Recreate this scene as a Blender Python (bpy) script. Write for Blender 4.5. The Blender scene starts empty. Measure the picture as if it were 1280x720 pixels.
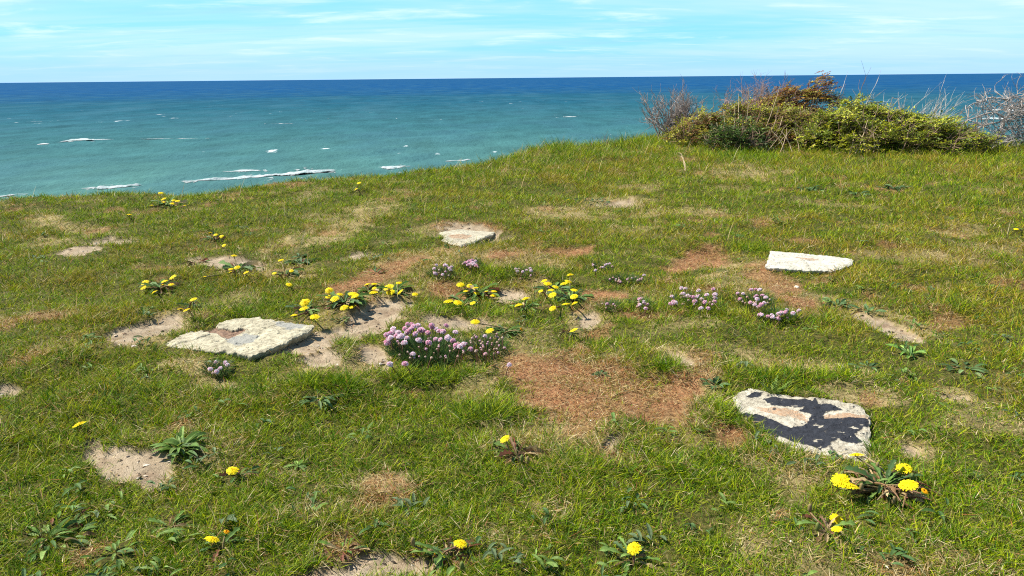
import bpy, math, random
import numpy as np
from mathutils import Vector, Matrix

rng = np.random.default_rng(11)
random.seed(11)
scn = bpy.context.scene
COL = scn.collection
R = math.radians

# ------------------------------------------------------------------ camera model
CH = 0.85
FP = 640 / math.tan(R(32.5))
pitch = math.atan(263 / FP)
roll = R(0.54)
fwd = np.array([0, math.cos(pitch), -math.sin(pitch)])
up0 = np.array([0, math.sin(pitch), math.cos(pitch)])
rt0 = np.array([1.0, 0, 0])
UP = up0 * math.cos(roll) + rt0 * math.sin(roll)
RT = rt0 * math.cos(roll) - up0 * math.sin(roll)
CAM = np.array([0, 0, CH])


def project(x, y, z):
    dx, dy, dz = x - CAM[0], y - CAM[1], z - CAM[2]
    d = dx * fwd[0] + dy * fwd[1] + dz * fwd[2]
    d = np.where(d < 0.05, 0.05, d)
    a = dx * RT[0] + dy * RT[1] + dz * RT[2]
    b = dx * UP[0] + dy * UP[1] + dz * UP[2]
    return 640 + FP * a / d, 360 - FP * b / d, d


def ray(u, v):
    r = fwd + RT * ((u - 640) / FP) + UP * ((360 - v) / FP)
    return r


def hit(u, v, z):
    r = ray(u, v)
    t = (z - CH) / r[2]
    return CAM + r * t


# ------------------------------------------------------------------ noise
def _h(ix, iy, s):
    n = (ix.astype(np.int64) * 374761393 + iy.astype(np.int64) * 668265263 + s * 1274126177) & 0xFFFFFFFF
    n = ((n ^ (n >> 13)) * 1274126177) & 0xFFFFFFFF
    n = ((n ^ (n >> 16)) * 2246822519) & 0xFFFFFFFF
    return ((n ^ (n >> 15)) & 0xFFFFFF) / float(0xFFFFFF)


def vn(x, y, s=0):
    x = np.asarray(x, float); y = np.asarray(y, float)
    ix = np.floor(x); iy = np.floor(y)
    fx = x - ix; fy = y - iy
    fx = fx * fx * fx * (fx * (fx * 6 - 15) + 10); fy = fy * fy * fy * (fy * (fy * 6 - 15) + 10)
    a = _h(ix, iy, s); b = _h(ix + 1, iy, s); c = _h(ix, iy + 1, s); d = _h(ix + 1, iy + 1, s)
    return (a + (b - a) * fx) * (1 - fy) + (c + (d - c) * fx) * fy


def fbm(x, y, s=0, o=4):
    """fractal noise, about -1..1"""
    t = 0; a = 1.0; n = 0
    for k in range(o):
        cx, sx = math.cos(0.6 * k + s), math.sin(0.6 * k + s)
        t = t + a * (vn((x * cx - y * sx) * 2 ** k + 17.3 * k, (x * sx + y * cx) * 2 ** k - 9.1 * k, s + k) * 2 - 1)
        n += a; a *= 0.5
    return t / n * 1.6


def sstep(a, b, x):
    t = np.clip((x - a) / (b - a), 0, 1)
    return t * t * (3 - 2 * t)


# ------------------------------------------------------------------ wear of the turf
# bare ground and withered turf, each (cx, cy, rx, ry, tilt deg) as seen from the camera point, laid on the ground
SAND = [(148, 578, 58, 24, 12), (494, 706, 74, 26, 0), (420, 718, 56, 18, 0), (140, 303, 32, 7, -6), (98, 316, 26, 5, -8),
        (285, 333, 42, 7, 3), (205, 408, 30, 9, -28), (165, 422, 34, 11, -22), (395, 432, 38, 16, -22), (455, 400, 58, 16, -22),
        (500, 383, 30, 8, -16), (590, 291, 45, 9, 0), (442, 320, 26, 6, -8), (772, 255, 26, 4, -3), (846, 453, 22, 7, 18), (400, 455, 26, 10, -10),
        (1136, 563, 17, 10, 15), (1105, 410, 46, 9, 22), (640, 368, 20, 10, 0),
        (10, 490, 12, 5, -10), (768, 552, 18, 8, -20), (575, 402, 40, 6, 6), (262, 418, 30, 7, -12), (735, 405, 14, 9, 0),
        (468, 448, 22, 12, 30), (1195, 497, 18, 4, 8)]
RUST = [(720, 482, 88, 40, 8), (810, 500, 72, 30, 10), (850, 485, 34, 18, 0), (912, 545, 30, 17, 15), (975, 355, 44, 14, 18),
        (1000, 380, 34, 15, 10), (870, 327, 38, 12, -8), (710, 312, 36, 5, 0), (632, 317, 26, 7, -10), (470, 345, 60, 11, -18),
        (560, 362, 26, 9, 10), (740, 372, 40, 10, 0), (590, 286, 48, 6, 0), (800, 400, 40, 5, 0), (430, 360, 30, 8, 0)]
STRAW = [(760, 545, 75, 22, 4), (690, 540, 45, 18, 0), (1000, 590, 58, 20, 4), (950, 575, 40, 14, 0), (985, 455, 85, 16, 6),
         (870, 500, 45, 35, 0), (1080, 500, 50, 14, 8), (1140, 565, 32, 15, 15), (1195, 497, 36, 8, 10), (430, 285, 55, 14, -22),
         (370, 300, 40, 8, -20), (460, 270, 60, 12, -16), (60, 275, 26, 8, -8), (70, 300, 34, 6, 0), (100, 285, 40, 5, 0), (60, 397, 42, 4, -4),
         (940, 355, 55, 22, 8), (660, 365, 36, 14, 0), (605, 488, 34, 16, 10), (450, 455, 60, 18, -10), (235, 462, 45, 9, 5),
         (265, 480, 30, 8, 0), (735, 405, 30, 14, 0), (850, 450, 48, 12, 16), (1100, 395, 70, 14, 20), (850, 268, 70, 8, 0),
         (770, 255, 40, 7, 0), (930, 215, 60, 10, 0), (700, 265, 60, 8, 0), (550, 400, 70, 9, 5), (180, 590, 55, 20, 8),
         (1030, 575, 60, 14, 6), (330, 340, 60, 9, 0), (200, 415, 62, 16, -25), (440, 395, 95, 24, -20), (1110, 285, 40, 6, 0),
         (1190, 290, 40, 6, 0), (400, 465, 40, 14, 0), (520, 320, 70, 10, -12), (620, 325, 90, 14, 0), (1160, 320, 30, 5, 0), (945, 680, 30, 12, 20),
         (1180, 700, 24, 10, 0), (690, 640, 40, 12, 0), (480, 600, 40, 14, 0)]
LUSH = [(300, 386, 60, 11, -6), (258, 398, 28, 8, -20), (425, 446, 22, 13, 0), (935, 313, 26, 5, 0), (880, 520, 34, 24, -10), (610, 512, 40, 18, 0),
        (400, 490, 50, 14, 0), (1010, 480, 80, 8, 4), (560, 392, 70, 8, 0), (820, 392, 80, 10, 0), (1000, 402, 60, 8, 0),
        (845, 470, 40, 6, 14), (535, 470, 80, 9, 0), (650, 345, 60, 8, 0), (930, 200, 40, 8, 0), (700, 190, 20, 8, 0), (1180, 385, 40, 8, 0)]


def mask(pl, u, v, n, hi=1.22, lo=.68):
    m = np.zeros_like(u)
    for cx, cy, rx, ry, a in pl:
        c, s = math.cos(R(a)), math.sin(R(a))
        du, dv = u - cx, v - cy
        q = np.hypot((du * c + dv * s) / rx, (-du * s + dv * c) / ry)
        m = np.maximum(m, sstep(hi, lo, q + n))
    return m


def masks(x, y):
    u, v, d = project(x, y, np.zeros_like(x))
    n = 0.22 * fbm(x * 9, y * 9, 3, 4) + 0.10 * fbm(x * 45, y * 45, 5, 2)
    sand = mask(SAND, u, v, n * 1.9, 1.12, .82)
    rust = mask(RUST, u, v, n * 1.5) * (0.7 + 0.3 * sstep(-0.5, 0.3, fbm(x * 12 + 5, y * 12, 13, 3)))
    straw = mask(STRAW, u, v, n * 2.2) * (0.45 + 0.40 * sstep(-0.4, 0.4, fbm(x * 14, y * 14, 9, 3)))
    lush = mask(LUSH, u, v, n)
    # small worn spots all over the turf
    w = fbm(x * 3.1, y * 3.1, 21, 4)
    straw = np.maximum(straw, 0.42 * sstep(0.35, 0.8, w))
    w2 = fbm(x * 5 + 31, y * 5, 27, 3)
    rust = np.maximum(rust, 0.5 * sstep(0.62, 0.9, w2))
    return sand, rust, straw, lush


# ------------------------------------------------------------------ terrain
SKY_L = [(-160, 254), (0, 249), (50, 243), (100, 241), (200, 238), (300, 231), (420, 220), (500, 214), (560, 207), (606, 202), (640, 195),
         (662, 187), (700, 183), (760, 178), (810, 172), (850, 167), (920, 165), (1000, 166), (1100, 170), (1200, 176), (1280, 180), (1420, 186)]
_e = [hit(u, v, 0.0) for u, v in SKY_L]
E_AZ = [math.atan2(p[0], p[1]) for p in _e]
E_R = [math.hypot(p[0], p[1]) for p in _e]
E_AZ = [-math.pi, R(-140), R(-95), R(-60)] + E_AZ + [R(70), R(110), R(140), math.pi]
E_R = [60, 26, 8.5, 6.4] + E_R + [10.5, 16, 30, 60]


def edge_r(az):
    return np.interp(az, E_AZ, E_R) + 0.10 * fbm(az * 9, az * 0 + 2.5, 4, 3)


def terr(x, y, fine=True):
    x = np.asarray(x, float); y = np.asarray(y, float)
    r = np.hypot(x, y)
    az = np.arctan2(x, y)
    d = r - edge_r(az)
    z = 0.018 * fbm(x * 1.3, y * 1.3, 1, 3) * sstep(0.4, 2.5, r) + 0.013 * fbm(x * 3.6, y * 3.6, 14, 2) * sstep(.8, 1.6, r) + 0.006 * fbm(x * 9, y * 9, 2, 3)
    z = z - 0.03 * sstep(0.0, 0.4, d + 0.4)
    dd = np.maximum(d + 0.1, 0)
    drop = 1.4 * (np.sqrt(dd * dd + 0.09) - 0.3)
    drop = drop + 0.9 * fbm(x * 0.5, y * 0.5, 8, 4) * sstep(0.6, 6, dd)
    z = z - np.minimum(drop, 26.6)
    if fine:
        s, ru, st, lu = masks(x, y)
        z = z - 0.012 * s - 0.004 * ru + 0.010 * lu + s * 0.0035 * fbm(x * 40, y * 40, 6, 3)
    return z


def t1(x, y):
    return float(terr(np.array([x]), np.array([y]))[0])


def at(u, v, h=0.0):
    z = h
    for _ in range(4):
        p = hit(u, v, z)
        z = t1(p[0], p[1]) + h
    return np.array([p[0], p[1], z])


def depth(p):
    return float(np.dot(np.asarray(p) - CAM, fwd))


# ------------------------------------------------------------------ object helpers
def tag(o, label=None, cat=None, group=None, kind=None):
    if label: o['label'] = label
    if cat: o['category'] = cat
    if group: o['group'] = group
    if kind: o['kind'] = kind
    return o


def empty(name, loc, rz=0.0):
    o = bpy.data.objects.new(name, None)
    o.empty_display_size = 0.05
    COL.objects.link(o)
    o.location = [float(c) for c in loc]
    o.rotation_euler = (0, 0, rz)
    return o


def mesh_np(name, verts, faces_flat, sizes, mat, attrs=None, smooth=False, parent=None, link=True):
    verts = np.ascontiguousarray(verts, dtype=np.float32)
    faces_flat = np.ascontiguousarray(faces_flat, dtype=np.int32)
    sizes = np.ascontiguousarray(sizes, dtype=np.int32)
    me = bpy.data.meshes.new(name)
    me.vertices.add(len(verts)); me.vertices.foreach_set('co', verts.ravel())
    me.loops.add(len(faces_flat)); me.loops.foreach_set('vertex_index', faces_flat)
    me.polygons.add(len(sizes))
    starts = np.zeros(len(sizes), np.int32); starts[1:] = np.cumsum(sizes)[:-1]
    me.polygons.foreach_set('loop_start', starts)
    if smooth:
        me.polygons.foreach_set('use_smooth', np.ones(len(sizes), bool))
    else:
        me.polygons.foreach_set('use_smooth', np.zeros(len(sizes), bool))
    me.update(calc_edges=True)
    if attrs:
        for k, a in attrs.items():
            a = np.asarray(a, np.float32)
            if a.ndim == 2:
                if a.shape[1] == 3:
                    a = np.concatenate([a, np.ones((len(a), 1), np.float32)], 1)
                at_ = me.attributes.new(k, 'FLOAT_COLOR', 'POINT'); at_.data.foreach_set('color', a.ravel())
            else:
                at_ = me.attributes.new(k, 'FLOAT', 'POINT'); at_.data.foreach_set('value', a)
    if mat: me.materials.append(mat)
    if not link:
        return me
    o = bpy.data.objects.new(name, me)
    COL.objects.link(o)
    if parent: o.parent = parent
    return o


class Geo:
    """collects pieces, then becomes ONE mesh object"""
    def __init__(s): s.v = []; s.f = []; s.n = []; s.c = []; s.k = 0
    def add(s, v, faces, col):
        v = np.asarray(v, float)
        s.v.append(v)
        for f in faces:
            s.f.extend([i + s.k for i in f]); s.n.append(len(f))
        col = np.asarray(col, float)
        if col.ndim == 1: col = np.tile(col, (len(v), 1))
        s.c.append(col); s.k += len(v)
    def add_raw(s, v, ff, nn, col):
        s.v.append(v); s.f.extend((np.asarray(ff) + s.k).tolist()); s.n.extend(list(nn)); s.c.append(col); s.k += len(v)
    def tube(s, pts, rad, col, sides=5):
        pts = np.asarray(pts, float); n = len(pts)
        rad = np.broadcast_to(np.asarray(rad, float), (n,))
        vs = []
        tan = np.gradient(pts, axis=0)
        ref = np.array([0.31, 0.22, 0.92])
        for i in range(n):
            t = tan[i] / (np.linalg.norm(tan[i]) + 1e-9)
            a = np.cross(t, ref)
            if np.linalg.norm(a) < 0.1: a = np.cross(t, [1, 0, 0])
            a /= np.linalg.norm(a); b = np.cross(t, a)
            for k in range(sides):
                w = 2 * math.pi * k / sides
                vs.append(pts[i] + rad[i] * (a * math.cos(w) + b * math.sin(w)))
        fs = []
        for i in range(n - 1):
            for k in range(sides):
                k2 = (k + 1) % sides
                fs.append((i * sides + k, i * sides + k2, (i + 1) * sides + k2, (i + 1) * sides + k))
        fs.append(tuple(range((n - 1) * sides, n * sides)))
        col = np.asarray(col, float)
        if col.ndim == 2: col = np.repeat(col, sides, axis=0)
        s.add(vs, fs, col)
    def build(s, name, mat, parent=None, smooth=False):
        return mesh_np(name, np.concatenate(s.v), s.f, s.n, mat, {'col': np.concatenate(s.c)}, smooth, parent)
    def mesh(s, name, mat, smooth=False):
        return mesh_np(name, np.concatenate(s.v), s.f, s.n, mat, {'col': np.concatenate(s.c)}, smooth, link=False)


def blades(p, az, lean, L, W, col, tipcol, curve, segs=2, face=None):
    """vectorised blades -> verts, flat faces, sizes, colours. lean = start angle from vertical, curve = added bend."""
    n = len(p)
    if face is None: face = az + np.pi / 2 + rng.normal(0, 0.9, n)
    wx, wy = np.cos(face), np.sin(face)
    rows = []; cols = []
    pos = p.copy()
    m = segs
    per = 2 * m + 1
    V = np.zeros((n, per, 3), np.float32); C = np.zeros((n, per, 3), np.float32)
    for i in range(m + 1):
        t = i / m
        w = W * (1 - t ** 1.6) * (0.75 + 0.5 * min(t * 3, 1) * 0.5)
        cc = col + (tipcol - col) * (t ** 1.3)
        if i < m:
            V[:, 2 * i, 0] = pos[:, 0] - wx * w / 2; V[:, 2 * i, 1] = pos[:, 1] - wy * w / 2; V[:, 2 * i, 2] = pos[:, 2]
            V[:, 2 * i + 1, 0] = pos[:, 0] + wx * w / 2; V[:, 2 * i + 1, 1] = pos[:, 1] + wy * w / 2; V[:, 2 * i + 1, 2] = pos[:, 2]
            C[:, 2 * i] = cc; C[:, 2 * i + 1] = cc
            a = lean + curve * (i + 0.5) / m
            st = L / m
            pos = pos + np.stack([np.sin(az) * np.sin(a) * st, np.cos(az) * np.sin(a) * st, np.cos(a) * st], 1)
        else:
            V[:, 2 * m] = pos; C[:, 2 * m] = cc
    fl = []; sz = []
    for i in range(m - 1):
        fl += [2 * i, 2 * i + 1, 2 * i + 3, 2 * i + 2]; sz.append(4)
    fl += [2 * m - 2, 2 * m - 1, 2 * m]; sz.append(3)
    fl = np.array(fl); base = (np.arange(n) * per)[:, None]
    return V.reshape(-1, 3), (base + fl[None]).ravel(), np.tile(sz, n), C.reshape(-1, 3)


def strap_leaf(g, p, az, L, W, rise, bend, col, tooth=0.0, nt=5, fold=0.25, segs=9, twist=0.0, tip=None):
    """a broad leaf with a folded midrib; tooth>0 gives a dandelion's jagged edge"""
    vs = []; cs = []
    pos = np.array(p, float)
    col = np.asarray(col, float); tip = col if tip is None else np.asarray(tip, float)
    h = np.array([math.sin(az), math.cos(az), 0])
    sd = np.array([math.cos(az), -math.sin(az), 0])
    for i in range(segs + 1):
        t = i / segs
        env = (0.16 + 0.84 * math.sin(math.pi * min(1, t ** 0.85 * 1.0)) ** 0.8) if not tooth else (0.18 + 0.82 * t ** 0.7) * (1 - max(0, t - 0.8) / 0.2) ** 0.6
        w = W * max(env, 0.02)
        if tooth: w *= 1 - tooth * (0.5 + 0.5 * math.cos(t * nt * 2 * math.pi))
        if i == segs: w = W * 0.03
        a = rise - bend * t
        n = np.array([-h[0] * math.sin(a), -h[1] * math.sin(a), math.cos(a)])
        tw = twist * t
        s2 = sd * math.cos(tw) + n * math.sin(tw)
        cc = col + (tip - col) * t
        vs += [pos - s2 * w / 2 + n * w * fold, pos.copy(), pos + s2 * w / 2 + n * w * fold]
        cs += [cc, cc * 1.12, cc]
        pos = pos + (h * math.cos(a) + np.array([0, 0, math.sin(a)])) * (L / segs)
    fs = []
    for i in range(segs):
        b = 3 * i
        fs += [(b, b + 1, b + 4, b + 3), (b + 1, b + 2, b + 5, b + 4)]
    g.add(vs, fs, np.array(cs))


# ------------------------------------------------------------------ materials
def new_mat(name):
    m = bpy.data.materials.new(name); m.use_nodes = True
    nt = m.node_tree; nt.nodes.clear()
    out = nt.nodes.new('ShaderNodeOutputMaterial')
    return m, nt, out


def N(nt, typ, **kw):
    n = nt.nodes.new('ShaderNode' + typ)
    for k, v in kw.items():
        if k.startswith('i_'):
            key = k[2:].replace('_', ' ')
            n.inputs[key].default_value = v
        else:
            setattr(n, k, v)
    return n


def leaf_mat(name, trans=0.3, rough=0.5, spec=0.35, noise=0.0, scale=200):
    m, nt, out = new_mat(name)
    a = N(nt, 'Attribute', attribute_name='col')
    src = a.outputs['Color']
    if noise:
        tc = N(nt, 'TexCoord'); no = N(nt, 'TexNoise', i_Scale=scale, i_Detail=3.0)
        nt.links.new(tc.outputs['Object'], no.inputs['Vector'])
        mr = N(nt, 'MapRange'); mr.inputs['From Min'].default_value = 0.3; mr.inputs['From Max'].default_value = 0.7
        mr.inputs['To Min'].default_value = 1 - noise; mr.inputs['To Max'].default_value = 1 + noise
        nt.links.new(no.outputs['Fac'], mr.inputs['Value'])
        vm = N(nt, 'VectorMath', operation='SCALE')
        nt.links.new(src, vm.inputs[0]); nt.links.new(mr.outputs[0], vm.inputs['Scale'])
        src = vm.outputs[0]
    b = N(nt, 'BsdfPrincipled'); b.inputs['Roughness'].default_value = rough
    b.inputs['Specular IOR Level'].default_value = spec
    nt.links.new(src, b.inputs['Base Color'])
    t = N(nt, 'BsdfTranslucent'); nt.links.new(src, t.inputs['Color'])
    mx = N(nt, 'MixShader'); mx.inputs[0].default_value = trans
    nt.links.new(b.outputs[0], mx.inputs[1]); nt.links.new(t.outputs[0], mx.inputs[2])
    nt.links.new(mx.outputs[0], out.inputs['Surface'])
    return m


M_grass = leaf_mat('grass_blades', 0.28, 0.5, 0.06)
M_leaf = leaf_mat('herb_leaf', 0.25, 0.6, 0.18, 0.25, 160)
M_petal = leaf_mat('petals', 0.30, 0.6, 0.15)
M_shrub = leaf_mat('shrub_leaf', 0.30, 0.5, 0.22)
M_twig = leaf_mat('twig_bark', 0.0, 0.8, 0.15, 0.25, 60)


def ground_mat():
    m, nt, out = new_mat('turf_and_soil')
    L = nt.links.new
    tc = N(nt, 'TexCoord')
    def noise(scale, det=5.0, rough=0.6):
        n = N(nt, 'TexNoise', i_Scale=scale, i_Detail=det, i_Roughness=rough); L(tc.outputs['Object'], n.inputs['Vector']); return n
    def ramp(fac, stops):
        r = N(nt, 'ValToRGB'); L(fac, r.inputs[0])
        el = r.color_ramp.elements
        el[0].position, el[0].color = stops[0][0], (*stops[0][1], 1); el[1].position, el[1].color = stops[-1][0], (*stops[-1][1], 1)
        for p, c in stops[1:-1]:
            e = el.new(p); e.color = (*c, 1)
        return r
    def mix(f, a, b):
        x = N(nt, 'Mix', data_type='RGBA'); L(f, x.inputs['Factor']); L(a, x.inputs[6]); L(b, x.inputs[7]); return x.outputs[2]
    n1 = noise(90, 6, 0.7); n2 = noise(350, 4, 0.7); n3 = noise(14, 5)
    thatch = ramp(n1.outputs['Fac'], [(0.3, (0.030, 0.028, 0.010)), (0.5, (0.075, 0.072, 0.016)), (0.72, (0.19, 0.15, 0.045))])
    rust = ramp(n1.outputs['Fac'], [(0.3, (0.10, 0.05, 0.025)), (0.5, (0.27, 0.13, 0.06)), (0.72, (0.44, 0.27, 0.13))])
    straw = ramp(n1.outputs['Fac'], [(0.3, (0.16, 0.11, 0.045)), (0.5, (0.33, 0.25, 0.11)), (0.72, (0.5, 0.41, 0.21))])
    sand = ramp(n3.outputs['Fac'], [(0.25, (0.22, 0.15, 0.095)), (0.5, (0.36, 0.28, 0.185)), (0.75, (0.46, 0.375, 0.265))])
    grain = ramp(n2.outputs['Fac'], [(0.32, (0.5, 0.45, 0.4)), (0.5, (0.95, 0.95, 0.95)), (0.7, (1.15, 1.12, 1.08))])
    mg = N(nt, 'Mix', data_type='RGBA', blend_type='MULTIPLY'); mg.inputs['Factor'].default_value = 0.8
    L(sand.outputs[0], mg.inputs[6]); L(grain.outputs[0], mg.inputs[7])
    A = lambda k: N(nt, 'Attribute', attribute_name=k).outputs['Fac']
    c = mix(A('straw'), thatch.outputs[0], straw.outputs[0])
    c = mix(A('rust'), c, rust.outputs[0])
    c = mix(A('sand'), c, mg.outputs[2])
    cl = ramp(n3.outputs['Fac'], [(0.3, (0.22, 0.16, 0.09)), (0.7, (0.4, 0.32, 0.2))])
    c = mix(A('cliff'), c, cl.outputs[0])
    b = N(nt, 'BsdfPrincipled'); b.inputs['Roughness'].default_value = 0.95; b.inputs['Specular IOR Level'].default_value = 0.1
    L(c, b.inputs['Base Color'])
    bp = N(nt, 'Bump'); bp.inputs['Strength'].default_value = 0.7; bp.inputs['Distance'].default_value = 0.006
    ad = N(nt, 'Math', operation='ADD'); L(n1.outputs['Fac'], ad.inputs[0]); L(n2.outputs['Fac'], ad.inputs[1])
    L(ad.outputs[0], bp.inputs['Height']); L(bp.outputs[0], b.inputs['Normal'])
    L(b.outputs[0], out.inputs['Surface'])
    return m


# ------------------------------------------------------------------ ground sheet
def build_ground():
    azs = np.concatenate([np.linspace(-180, -48, 70)[:-1], np.linspace(-48, 48, 720), np.linspace(48, 180, 70)[1:-1]]) * math.pi / 180
    fr = np.concatenate([np.linspace(0.02, 0.16, 12)[:-1], np.geomspace(0.16, 1.0, 440)])
    outd = np.concatenate([[0.02, 0.05, 0.08, 0.12], np.geomspace(0.17, 30, 70), [60, 150, 400]])
    er = edge_r(azs)
    rr = np.concatenate([er[:, None] * fr[None], er[:, None] + outd[None]], 1)
    X = rr * np.sin(azs)[:, None]; Y = rr * np.cos(azs)[:, None]
    na, nr = X.shape
    x, y = X.ravel(), Y.ravel()
    z = terr(x, y)
    for poly, k in zip(SLABS, PLANES):      # the turf is worn flat under each slab
        c = poly.mean(0); inn = in_poly(x, y, [tuple(c + (q - c) * .98) for q in poly])
        z = np.where(inn, np.minimum(z, k[0] * x + k[1] * y + k[2] - .012), z)
    s, ru, st, lu = masks(x, y)
    d = (rr - er[:, None]).ravel()
    cliff = sstep(0.25, 0.8, d)
    front = (np.abs(np.arctan2(x, y)) < R(60))
    s = s * front; ru = ru * front * (1 - s)
    i = np.arange(na * nr).reshape(na, nr)
    a = i; b = np.roll(i, -1, axis=0)
    q = np.stack([a[:, :-1], a[:, 1:], b[:, 1:], b[:, :-1]], -1).reshape(-1, 4)
    v = np.stack([x, y, z], 1)
    v = np.concatenate([v, [[0, 0, float(z[0])]]])
    c = len(v) - 1
    tri = np.stack([np.full(na, c), a[:, 0], b[:, 0]], 1)
    ff = np.concatenate([q.ravel(), tri.ravel()]); nn = np.concatenate([np.full(len(q), 4), np.full(na, 3)])
    ext = lambda k: np.append(k, 0)
    o = mesh_np('ground', v, ff, nn, ground_mat(), {'sand': ext(s), 'rust': ext(ru), 'straw': ext(st), 'cliff': ext(cliff)}, smooth=True)
    tag(o, 'grassy cliff top ground with bare sandy patches above the sea', 'ground', kind='structure')



# ------------------------------------------------------------------ stone slabs: outlines
def zc(pts, x0, y0, s): return [(x0 + a / s, y0 + b / s) for a, b in pts]
S1 = zc([(85, 330), (160, 290), (255, 252), (330, 246), (400, 228), (452, 205), (452, 190), (520, 165), (600, 150), (720, 150), (800, 160), (880, 172), (1000, 188), (1120, 205), (1130, 222),
         (1060, 258), (980, 300), (900, 345), (800, 385), (700, 418), (600, 400), (520, 380), (450, 385), (350, 370), (240, 355), (130, 345)], 190, 370, 5.565)
S2 = zc([(475, 97), (520, 90), (560, 85), (640, 92), (700, 95), (690, 106), (630, 130), (565, 152), (520, 140), (485, 130), (500, 115)], 400, 260, 3.2)
S3 = zc([(500, 84), (492, 108), (483, 130), (530, 137), (600, 140), (690, 145), (752, 126), (754, 107), (700, 99), (610, 92), (560, 88)], 760, 280, 2.4615)
S4 = zc([(62, 90), (58, 120), (95, 165), (140, 205), (200, 243), (300, 292), (420, 328), (560, 350), (648, 368), (646, 270), (640, 170), (600, 120), (520, 103), (450, 95), (300, 82), (220, 78), (180, 58), (120, 52), (85, 65)], 900, 470, 3.4286)
BLACK = [zc(p, 900, 470, 3.4286) for p in (
    [(92, 172), (150, 218), (230, 256), (330, 290), (430, 318), (485, 300), (400, 215), (300, 225), (160, 165)], [(395, 150), (438, 160), (446, 190), (392, 190)],
    [(115, 90), (150, 72), (185, 75), (175, 92), (130, 97)],
    [(180, 105), (230, 98), (300, 105), (370, 97), (395, 112), (410, 98), (420, 125), (470, 120), (525, 152), (470, 150), (440, 172), (400, 168), (340, 155), (360, 135), (330, 140), (280, 130), (215, 128)],
    [(88, 160), (150, 165), (175, 185), (240, 205), (310, 235), (370, 205), (390, 180), (440, 185), (560, 180), (630, 185), (642, 215), (590, 240), (575, 255), (605, 285), (585, 298), (540, 290), (500, 275), (460, 312), (420, 300), (380, 280), (300, 270), (220, 262), (140, 225)])]
TAN4 = [zc([(150, 140), (220, 132), (290, 135), (335, 160), (380, 178), (380, 200), (330, 190), (300, 182), (230, 165)], 900, 470, 3.4286), zc([(430, 175), (560, 160), (640, 170), (630, 190), (470, 205)], 900, 470, 3.4286)]
SOIL1 = [zc([(285, 255), (320, 232), (440, 200), (462, 222), (560, 240), (640, 226), (685, 240), (620, 262), (520, 298), (495, 278), (400, 252)], 190, 370, 5.565)]
GREY1 = [zc([(850, 172), (960, 185), (1100, 205), (1050, 225), (930, 240), (880, 205)], 190, 370, 5.565), zc([(500, 300), (620, 270), (760, 280), (700, 330), (560, 340)], 190, 370, 5.565)]
SOIL2 = [zc([(510, 112), (560, 106), (610, 112), (590, 122), (540, 124)], 400, 260, 3.2)]
SOIL3 = [zc([(570, 103), (620, 104), (660, 110), (610, 114)], 760, 280, 2.4615)]


def in_poly(u, v, poly):
    c = np.zeros(u.shape, bool)
    n = len(poly)
    for i in range(n):
        x1, y1 = poly[i]; x2, y2 = poly[(i + 1) % n]
        if y1 == y2: continue
        k = ((y1 > v) != (y2 > v)) & (u < (x2 - x1) * (v - y1) / (y2 - y1) + x1)
        c ^= k
    return c


def soft_poly(x, y, z, polys, amp):
    """0..1 membership of points on a slab face, with ragged flaky borders"""
    acc = np.zeros(len(x))
    for k in range(5):
        ox = amp * (fbm(x * 30, y * 30, 40, 5) + 0.5 * fbm(x * 150, y * 150, 45, 3)) + rng.normal(0, 0.0006)
        oy = amp * (fbm(x * 30 + 50, y * 30, 44, 5) + 0.5 * fbm(x * 150 + 9, y * 150, 46, 3)) + rng.normal(0, 0.0006)
        u, v, d = project(x + ox, y + oy, z)
        m = np.zeros(len(x), bool)
        for p in polys: m |= in_poly(u, v, p)
        acc += m
    return acc / 5


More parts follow.
